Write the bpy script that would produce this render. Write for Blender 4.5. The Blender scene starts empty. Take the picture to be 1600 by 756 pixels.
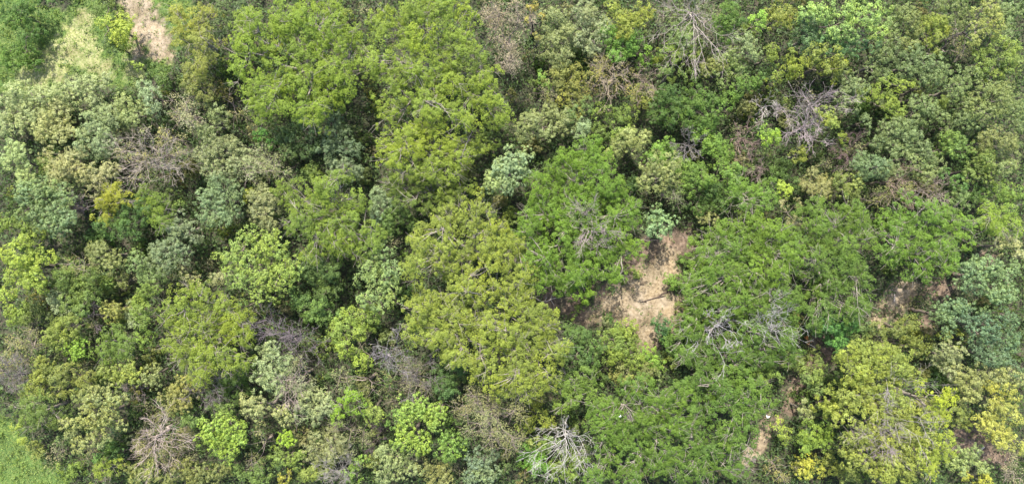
import bpy, math, random
import numpy as np
from mathutils import Vector

# ---------------------------------------------------------------- camera, sky, sun, exposure
SC = bpy.context.scene
COL = SC.collection
H = 108.0                                   # drone height above the ground, metres
cam_d = bpy.data.cameras.new("drone_camera")
cam_d.sensor_width = 36.0
cam_d.lens = 36.0 * H / 160.0               # 160 m of ground across the frame
cam_d.clip_start = 1.0
cam_d.clip_end = 3000.0
cam = bpy.data.objects.new("drone_camera", cam_d)
COL.objects.link(cam)
cam.location = (0, 0, H)
cam.rotation_euler = (0, 0, 0)              # straight down, photograph's top is +y
SC.camera = cam

SUN_EL = math.radians(57)
SUN_AZ = math.radians(-14)                  # clockwise from +y
world = bpy.data.worlds.new("World")
SC.world = world
world.use_nodes = True
wn = world.node_tree
bg = wn.nodes["Background"]
sky = wn.nodes.new("ShaderNodeTexSky")
sky.sky_type = 'NISHITA'
sky.sun_disc = False
sky.sun_elevation = SUN_EL
sky.sun_rotation = SUN_AZ
sky.air_density = 1.0
sky.dust_density = 2.0
wn.links.new(sky.outputs[0], bg.inputs[0])
bg.inputs[1].default_value = 0.15
sun_d = bpy.data.lights.new("sun", 'SUN')
sun_d.energy = 3.9
sun_d.angle = math.radians(0.6)
sun_d.color = (1.0, 0.955, 0.87)
sun = bpy.data.objects.new("sun", sun_d)
COL.objects.link(sun)
sd = Vector((math.sin(SUN_AZ) * math.cos(SUN_EL), math.cos(SUN_AZ) * math.cos(SUN_EL), math.sin(SUN_EL)))
sun.rotation_euler = sd.to_track_quat('Z', 'Y').to_euler()
sun.location = sd * 150
SC.view_settings.view_transform = 'Standard'
SC.view_settings.look = 'None'
SC.view_settings.gamma = 1.0
SC.view_settings.exposure = 1.95
SC.cycles.max_bounces = 6
SC.cycles.diffuse_bounces = 4
SC.cycles.transmission_bounces = 4
SC.cycles.transparent_max_bounces = 4

RNG = np.random.default_rng(11)
GAIN = 0.44                                  # sunlit crown colour in the photograph -> leaf base colour


BALANCE = {'R': (1.07, 1.08, 0.62), 'F': (1.05, 1.09, 0.72), 'G': (1.07, 1.10, 0.86), 'D': (1.02, 1.15, 0.95), 'C': (1.02, 1.10, 0.84), 'S': (1.02, 1.08, 0.85), 'U': (0.94, 1.08, 0.8)}


def lin(rgb, g=1.0, kind=None):
    v = np.array(rgb, dtype=float) / 255.0
    v = np.where(v <= 0.04045, v / 12.92, ((v + 0.055) / 1.055) ** 2.4)
    v = v * np.array([1.06, 0.98, 0.95])
    if kind:
        v = v * 0.88 + 0.12 * np.array([0.262, 0.345, 0.108])      # neighbours share light soil, dust and leaf fall
    lum = (v * np.array([0.2126, 0.7152, 0.0722])).sum()
    v = lum + (v - lum) * 0.88
    return v * np.array(BALANCE.get(kind, (1, 1, 1))) * g


def terrain(x, y):
    return (0.9 * np.sin(x * 0.045 + 1.3) * np.cos(y * 0.06 - 0.4) + 0.35 * np.sin(x * 0.17 + y * 0.11)
            + 0.10 * np.sin(x * 0.9 + 1.7 * np.sin(y * 0.5)) * np.sin(y * 0.8 + 0.6))


def at(px, py, z):
    """photo pixel -> ground plan position of a thing whose visible top is at height z"""
    k = 0.1 * (H - z) / H
    return (px - 800.0) * k, (378.0 - py) * k


# ---------------------------------------------------------------- materials
def new_mat(name):
    m = bpy.data.materials.new(name)
    m.use_nodes = True
    nt = m.node_tree
    nt.nodes.clear()
    return m, nt, nt.nodes, nt.links


def N(nodes, t, **kw):
    n = nodes.new(t)
    for k, v in kw.items():
        if k == 'ins':
            for i, val in v.items():
                n.inputs[i].default_value = val
        else:
            setattr(n, k, v)
    return n


def leaf_material(name, warm=(1.24, 1.12, 0.7), trans=0.34, rough=0.6, spread=0.32, spec=0.22):
    """foliage colour = the tree's own colour, varied per leaf and per spray"""
    m, nt, nd, lk = new_mat(name)
    out = N(nd, "ShaderNodeOutputMaterial")
    info = N(nd, "ShaderNodeObjectInfo")
    tint = N(nd, "ShaderNodeAttribute", attribute_name="tint")
    warmn = N(nd, "ShaderNodeAttribute", attribute_name="warm")
    ramp = N(nd, "ShaderNodeMapRange", ins={1: 0.0, 2: 1.0, 3: 1.0 - spread, 4: 1.0 + spread})
    lk.new(tint.outputs["Fac"], ramp.inputs[0])
    mul = N(nd, "ShaderNodeVectorMath", operation='SCALE')
    # the colour drifts across a crown towards the canopy's common green
    tc0 = N(nd, "ShaderNodeTexCoord")
    nlow = N(nd, "ShaderNodeTexNoise", ins={2: 0.55, 3: 2.0})
    lk.new(tc0.outputs["Object"], nlow.inputs[0])
    mlow = N(nd, "ShaderNodeMapRange", ins={1: 0.35, 2: 0.68, 3: 0.0, 4: 0.24})
    lk.new(nlow.outputs[0], mlow.inputs[0])
    drift = N(nd, "ShaderNodeMix", data_type='RGBA')
    lk.new(mlow.outputs[0], drift.inputs[0])
    lk.new(info.outputs["Color"], drift.inputs[6])
    drift.inputs[7].default_value = (0.095, 0.135, 0.036, 1)
    lk.new(drift.outputs[2], mul.inputs[0])
    lk.new(ramp.outputs[0], mul.inputs["Scale"])
    wm = N(nd, "ShaderNodeVectorMath", operation='MULTIPLY')
    wm.inputs[1].default_value = warm
    lk.new(mul.outputs[0], wm.inputs[0])
    mix = N(nd, "ShaderNodeMix", data_type='RGBA')
    lk.new(warmn.outputs["Fac"], mix.inputs[0])
    lk.new(mul.outputs[0], mix.inputs[6])
    lk.new(wm.outputs[0], mix.inputs[7])
    # fine relief and mottling inside each leaf spray
    tc = N(nd, "ShaderNodeTexCoord")
    noi = N(nd, "ShaderNodeTexNoise", ins={2: 7.0, 3: 3.0})
    lk.new(tc.outputs["Object"], noi.inputs[0])
    mr = N(nd, "ShaderNodeMapRange", ins={1: 0.3, 2: 0.7, 3: 0.78, 4: 1.2})
    lk.new(noi.outputs[0], mr.inputs[0])
    m2 = N(nd, "ShaderNodeVectorMath", operation='SCALE')
    lk.new(mix.outputs[2], m2.inputs[0])
    lk.new(mr.outputs[0], m2.inputs["Scale"])
    p = N(nd, "ShaderNodeBsdfPrincipled")
    p.inputs["Roughness"].default_value = rough
    p.inputs["Specular IOR Level"].default_value = spec
    lk.new(m2.outputs[0], p.inputs["Base Color"])
    tr = N(nd, "ShaderNodeBsdfTranslucent")
    tm = N(nd, "ShaderNodeVectorMath", operation='MULTIPLY')
    tm.inputs[1].default_value = (1.15, 1.35, 0.5)
    lk.new(m2.outputs[0], tm.inputs[0])
    lk.new(tm.outputs[0], tr.inputs[0])
    ms = N(nd, "ShaderNodeMixShader", ins={0: trans})
    lk.new(p.outputs[0], ms.inputs[1])
    lk.new(tr.outputs[0], ms.inputs[2])
    lk.new(ms.outputs[0], out.inputs[0])
    return m


def bark_material(name):
    m, nt, nd, lk = new_mat(name)
    out = N(nd, "ShaderNodeOutputMaterial")
    info = N(nd, "ShaderNodeObjectInfo")
    tc = N(nd, "ShaderNodeTexCoord")
    noi = N(nd, "ShaderNodeTexNoise", ins={2: 4.0, 3: 4.0})
    lk.new(tc.outputs["Object"], noi.inputs[0])
    mr = N(nd, "ShaderNodeMapRange", ins={1: 0.3, 2: 0.7, 3: 0.6, 4: 1.35})
    lk.new(noi.outputs[0], mr.inputs[0])
    m2 = N(nd, "ShaderNodeVectorMath", operation='SCALE')
    lk.new(info.outputs["Color"], m2.inputs[0])
    lk.new(mr.outputs[0], m2.inputs["Scale"])
    p = N(nd, "ShaderNodeBsdfPrincipled")
    p.inputs["Roughness"].default_value = 0.85
    lk.new(m2.outputs[0], p.inputs["Base Color"])
    lk.new(p.outputs[0], out.inputs[0])
    return m


MAT_LEAF = leaf_material("glossy_leaves")
MAT_FEATHER = leaf_material("feathery_leaves", warm=(1.2, 1.11, 0.68), trans=0.4, rough=0.65, spread=0.28, spec=0.2)
MAT_GREY = leaf_material("pale_leaves", warm=(1.14, 1.06, 0.85), trans=0.26, rough=0.55, spread=0.30, spec=0.3)
MAT_DRY = leaf_material("dry_leaves", warm=(1.12, 0.98, 0.78), trans=0.22, rough=0.7, spread=0.36, spec=0.2)
MAT_BARK = bark_material("bark")


# ---------------------------------------------------------------- mesh helpers
def mesh_np(name, verts, faces, mat, attrs=None):
    """faces: (F,k) int array, all of one size"""
    me = bpy.data.meshes.new(name)
    F, k = faces.shape
    me.vertices.add(len(verts))
    me.vertices.foreach_set("co", np.ascontiguousarray(verts, dtype=np.float32).ravel())
    me.loops.add(F * k)
    me.loops.foreach_set("vertex_index", np.ascontiguousarray(faces, dtype=np.int32).ravel())
    me.polygons.add(F)
    me.polygons.foreach_set("loop_start", np.arange(0, F * k, k, dtype=np.int32))
    me.update(calc_edges=True)
    for an, av in (attrs or {}).items():
        a = me.attributes.new(an, 'FLOAT', 'FACE')
        a.data.foreach_set("value", np.ascontiguousarray(av, dtype=np.float32))
    me.materials.append(mat)
    return me


def unit(v):
    return v / np.maximum(np.linalg.norm(v, axis=-1, keepdims=True), 1e-9)


# per kind of foliage: bough radius, bough spacing, clumps per bough, clump radius, leaves per clump,
# leaf length, leaf width, bough flatness, how much a leaf lies flat, how much it faces outward, share of boughs missing
KIND = {
    'R': dict(mac=(2.7, 1.5), rb=1.15, sp=0.92, M=8, cr=0.40, K=24, L=0.22, W=0.075, flat=0.55, up=0.8, outw=0.7, gap=0.10, drop=0.62, sig=0.38, mat=MAT_FEATHER, quad=False, side=0.0),
    'C': dict(mac=(1.7, 0.9), rb=0.95, sp=0.95, M=11, cr=0.30, K=16, L=0.17, W=0.12, flat=0.95, up=0.2, outw=2.0, gap=0.03, drop=0.65, sig=0.18, mat=MAT_LEAF, quad=False, side=0.0),
    'S': dict(mac=(2.3, 1.1), rb=1.10, sp=0.90, M=8, cr=0.34, K=14, L=0.31, W=0.11, flat=0.70, up=0.4, outw=0.4, gap=0.06, drop=0.45, sig=0.45, mat=MAT_LEAF, quad=True, side=1.0),
    'G': dict(mac=(1.9, 1.1), rb=0.95, sp=0.95, M=10, cr=0.32, K=21, L=0.17, W=0.085, flat=0.80, up=0.3, outw=0.9, gap=0.07, drop=0.86, sig=0.35, mat=MAT_GREY, quad=False, side=0.3),
    'F': dict(mac=(2.0, 1.3), rb=1.00, sp=1.00, M=9, cr=0.38, K=20, L=0.19, W=0.11, flat=0.80, up=0.4, outw=0.7, gap=0.10, drop=0.76, sig=0.45, mat=MAT_LEAF, quad=False, side=0.2),
    'D': dict(mac=(2.2, 1.2), rb=1.10, sp=1.05, M=9, cr=0.55, K=12, L=0.18, W=0.08, flat=0.60, up=0.3, outw=0.2, gap=0.22, drop=0.40, sig=0.60, mat=MAT_DRY, quad=False, side=0.0),
    'U': dict(mac=(1.2, 0.6), rb=0.70, sp=0.95, M=8, cr=0.32, K=15, L=0.19, W=0.11, flat=0.80, up=0.4, outw=0.8, gap=0.06, drop=0.60, sig=0.35, mat=MAT_LEAF, quad=False, side=0.3),
}


def boughs(lobes, P, rng, sc=1.0):
    """bough centres under the envelope of the crown's lobes; lobes: (x, y, r, ztop)"""
    L = np.array(lobes, dtype=float)
    rb = P['rb'] * sc
    x0, y0 = (L[:, 0] - L[:, 2]).min(), (L[:, 1] - L[:, 2]).min()
    x1, y1 = (L[:, 0] + L[:, 2]).max(), (L[:, 1] + L[:, 2]).max()
    s = rb * P['sp']
    gx, gy = np.meshgrid(np.arange(x0, x1 + s, s), np.arange(y0, y1 + s, s * 0.87))
    gx = gx + (np.arange(gx.shape[0])[:, None] % 2) * s * 0.5
    pts = np.stack([gx.ravel(), gy.ravel()], 1)
    pts += rng.uniform(-0.42, 0.42, pts.shape) * s
    d = pts[:, None, :] - L[None, :, :2]
    th = np.arctan2(d[..., 1], d[..., 0])
    ph = rng.uniform(0, 6.28, (len(L), 3))
    edge = 1 + 0.10 * np.sin(3 * th + ph[:, 0]) + 0.08 * np.sin(5 * th + ph[:, 1]) + 0.06 * np.sin(9 * th + ph[:, 2])
    q = np.linalg.norm(d, axis=2) / (np.maximum(L[:, 2] - rb * 0.45, rb * 0.5) * edge)
    h = np.where(q < 1, L[:, 3] - P['drop'] * L[:, 2] * (1 - np.sqrt(np.clip(1 - q ** 2, 0, 1))), -99)
    z = h.max(1)
    keep = (z > -50) & (rng.random(len(z)) > P['gap'])
    # the crown is built of larger sprays: its surface rises over each and sinks between them
    ms, md = P['mac'][0] * sc, P['mac'][1] * sc
    mx, my = np.meshgrid(np.arange(x0 - ms, x1 + ms, ms), np.arange(y0 - ms, y1 + ms, ms))
    mc = np.stack([mx.ravel(), my.ravel()], 1) + rng.uniform(-0.45, 0.45, (mx.size, 2)) * ms
    mh = rng.normal(0, 0.45 * md, len(mc))
    mt = rng.normal(0, 1, (len(mc), 2))
    dm = np.linalg.norm(pts[:, None, :] - mc[None], axis=2)
    near = dm.argmin(1)
    qd = dm.min(1) / (ms * 0.62)
    z = z + mh[near] - md * np.clip(qd, 0, 1.3) ** 2
    keep &= rng.random(len(z)) > np.clip((qd - 0.75) * P['gap'] * 6, 0, 0.75)
    c = np.concatenate([pts[keep], z[keep, None]], 1)
    mt = mt[near][keep]
    c[:, 2] += rng.normal(0, P['sig'] * 0.6, len(c)) - rb * P['flat']
    rad = rb * rng.uniform(0.75, 1.25, len(c))
    if L[:, 2].max() > 1.2 and len(c) > 6:
        # lower boughs that show in the gaps
        k2 = rng.random(len(c)) < P.get('low', 0.35)
        c2 = c[k2] + rng.normal(0, 0.35, (k2.sum(), 3))
        c2[:, 2] -= rng.uniform(1.0, 2.2, k2.sum()) * min(1.0, L[:, 2].max() / 3.0) + 0.3
        c = np.concatenate([c, c2])
        mt = np.concatenate([mt, mt[k2]])
        rad = np.concatenate([rad, rad[k2]])
    return c, rad, mt


def crown_data(lobes, kind, rng, sc=1.0, dens=1.0):
    P = KIND[kind]
    c, rad, mt = boughs(lobes, P, rng, sc)
    if len(c) == 0:
        l = lobes[0]
        c = np.array([[l[0], l[1], l[3] - 0.4]])
        rad = np.array([l[2] * 0.7])
        mt = np.zeros((1, 2))
    B = len(c)
    M, K = P['M'], max(4, int(round(P['K'] * dens)))
    u = rng.normal(size=(B, M, 3))
    u[..., 2] = np.abs(u[..., 2]) * 0.9 - 0.15
    u = unit(u)
    rr = rad[:, None, None] * rng.uniform(0.65, 1.0, (B, M, 1))
    cc = c[:, None, :] + u * rr * np.array([1, 1, P['flat']])
    # clump size
    cr = P['cr'] * sc * rng.uniform(0.7, 1.3, (B, M, 1, 1))
    v = rng.normal(size=(B, M, K, 3))
    v[..., 2] = np.where(rng.random((B, M, K)) < 0.8, np.abs(v[..., 2]), v[..., 2])
    v = unit(v + 0.5 * u[:, :, None, :])
    p = cc[:, :, None, :] + v * cr * rng.uniform(0.55, 1.05, (B, M, K, 1))
    rnd = rng.normal(size=v.shape) * 0.34
    n = unit(v * P['outw'] + u[:, :, None, :] * 0.35 + rnd + np.array([0, 0, P['up']]))
    # leaf direction: radiating for rosettes, free otherwise
    t = v * P['side'] + rng.normal(size=v.shape) * (1.05 - 0.8 * P['side'])
    t = unit(t - (t * n).sum(-1, keepdims=True) * n)
    s = np.cross(n, t)
    sz = rng.uniform(0.7, 1.35, (B, M, K, 1)) * sc ** 0.5
    Lh, Wh = P['L'] * 0.5 * sz, P['W'] * 0.5 * sz
    tb = np.clip(0.5 + mt[:, :1, None] * 0.10 + rng.normal(0, 0.12, (B, 1, 1)) + rng.normal(0, 0.12, (B, M, 1)) + rng.normal(0, 0.22, (B, M, K)), 0, 1)
    wb = np.clip(0.35 + mt[:, 1:, None] * 0.20 + rng.normal(0, 0.14, (B, 1, 1)) + rng.normal(0, 0.15, (B, M, 1)) + rng.normal(0, 0.15, (B, M, K)), 0, 1)
    p, t, s, n = (a.reshape(-1, 3) for a in (p, t, s, n))
    Lh, Wh = Lh.reshape(-1, 1), Wh.reshape(-1, 1)
    nl = len(p)
    if P['quad']:
        vs = np.stack([p - t * Lh, p + s * Wh, p + t * Lh - n * Lh * 0.35, p - s * Wh], 1).reshape(-1, 3)
        f = np.arange(nl * 4).reshape(-1, 4)
    else:
        vs = np.stack([p - t * Lh - s * Wh, p - t * Lh * 0.6 + s * Wh * 1.5, p + t * Lh * 1.2], 1).reshape(-1, 3)
        f = np.arange(nl * 3).reshape(-1, 3)
    return vs, f, tb.ravel(), wb.ravel(), c, rad


def crown_mesh(name, lobes, kind, rng, sc=1.0, dens=1.0):
    vs, f, t, w, c, rad = crown_data(lobes, kind, rng, sc, dens)
    return mesh_np(name, vs, f, KIND[kind]['mat'], dict(tint=t, warm=w)), c, rad


def tubes(segs, sides=3):
    """segs: list of (p0, p1, r0, r1) -> one array mesh of tapered tubes"""
    A = np.array([np.concatenate([s[0], s[1], [s[2], s[3]]]) for s in segs], dtype=float)
    p0, p1, r0, r1 = A[:, :3], A[:, 3:6], A[:, 6:7], A[:, 7:8]
    d = unit(p1 - p0)
    ref = np.where(np.abs(d[:, 2:3]) > 0.9, np.array([[1.0, 0, 0]]), np.array([[0, 0, 1.0]]))
    a = unit(np.cross(d, ref))
    b = np.cross(d, a)
    vs = []
    for k in range(sides):
        w = 2 * math.pi * k / sides
        o = a * math.cos(w) + b * math.sin(w)
        vs.append(p0 + o * r0)
        vs.append(p1 + o * r1)
    vs = np.stack(vs, 1).reshape(-1, 3)
    n = len(A)
    base = np.arange(n)[:, None] * (2 * sides)
    f = []
    for k in range(sides):
        j = (k + 1) % sides
        f.append(base + np.array([[2 * k, 2 * k + 1, 2 * j + 1, 2 * j]]))
    f = np.stack(f, 1).reshape(-1, 4)
    return vs, f


def tube_mesh(name, segs, sides=3):
    vs, f = tubes(segs, sides)
    return mesh_np(name, vs, f, MAT_BARK)


def poly_segs(pts, r0, r1):
    out = []
    n = len(pts) - 1
    for i in range(n):
        out.append((pts[i], pts[i + 1], r0 + (r1 - r0) * i / n, r0 + (r1 - r0) * (i + 1) / n))
    return out


def wiggle(a, b, n, amp, rng, sag=0.0):
    a, b = np.array(a, float), np.array(b, float)
    L = np.linalg.norm(b - a)
    pts = [a]
    for i in range(1, n):
        t = i / n
        p = a + (b - a) * t + rng.normal(size=3) * amp * L
        p[2] += sag * math.sin(math.pi * t) * L
        pts.append(p)
    pts.append(b)
    return pts


def grow(p, d, L, r, lev, rng, segs, spread=0.65, up=0.10, kids=3, rmin=0.018):
    """a bare branch and everything that forks from it"""
    pts = [p]
    q, dd = p.copy(), d.copy()
    ns = 4 if lev > 1 else 3
    for i in range(ns):
        dd = unit(dd + rng.normal(size=3) * 0.10 + np.array([0, 0, up * 0.35]))
        q = q + dd * L / ns
        pts.append(q)
    r1 = max(rmin, r * 0.55)
    segs += poly_segs(pts, r, r1)
    if lev <= 0:
        return
    for k in range(kids):
        t = rng.uniform(0.35, 1.0) if k else 1.0
        i = min(ns, max(1, int(round(t * ns))))
        nd = unit(dd + rng.normal(size=3) * spread * np.array([1, 1, 0.6]))
        grow(pts[i].copy(), nd, L * rng.uniform(0.5, 0.78), max(rmin, r * (0.62 if k else 0.7)), lev - 1, rng, segs, spread, up, kids, rmin)


# ---------------------------------------------------------------- object helpers
def link(name, me, parent=None, color=None, loc=None):
    o = bpy.data.objects.new(name, me)
    COL.objects.link(o)
    if parent is not None:
        o.parent = parent
    if color is not None:
        o.color = (float(color[0]), float(color[1]), float(color[2]), 1.0)
    if loc is not None:
        o.location = loc
    return o


def thing(name, label, cat, loc, group=None):
    o = bpy.data.objects.new(name, None)
    COL.objects.link(o)
    o.empty_display_size = 0.5
    o.location = loc
    o["label"] = label
    o["category"] = cat
    if group:
        o["group"] = group
    return o

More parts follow.
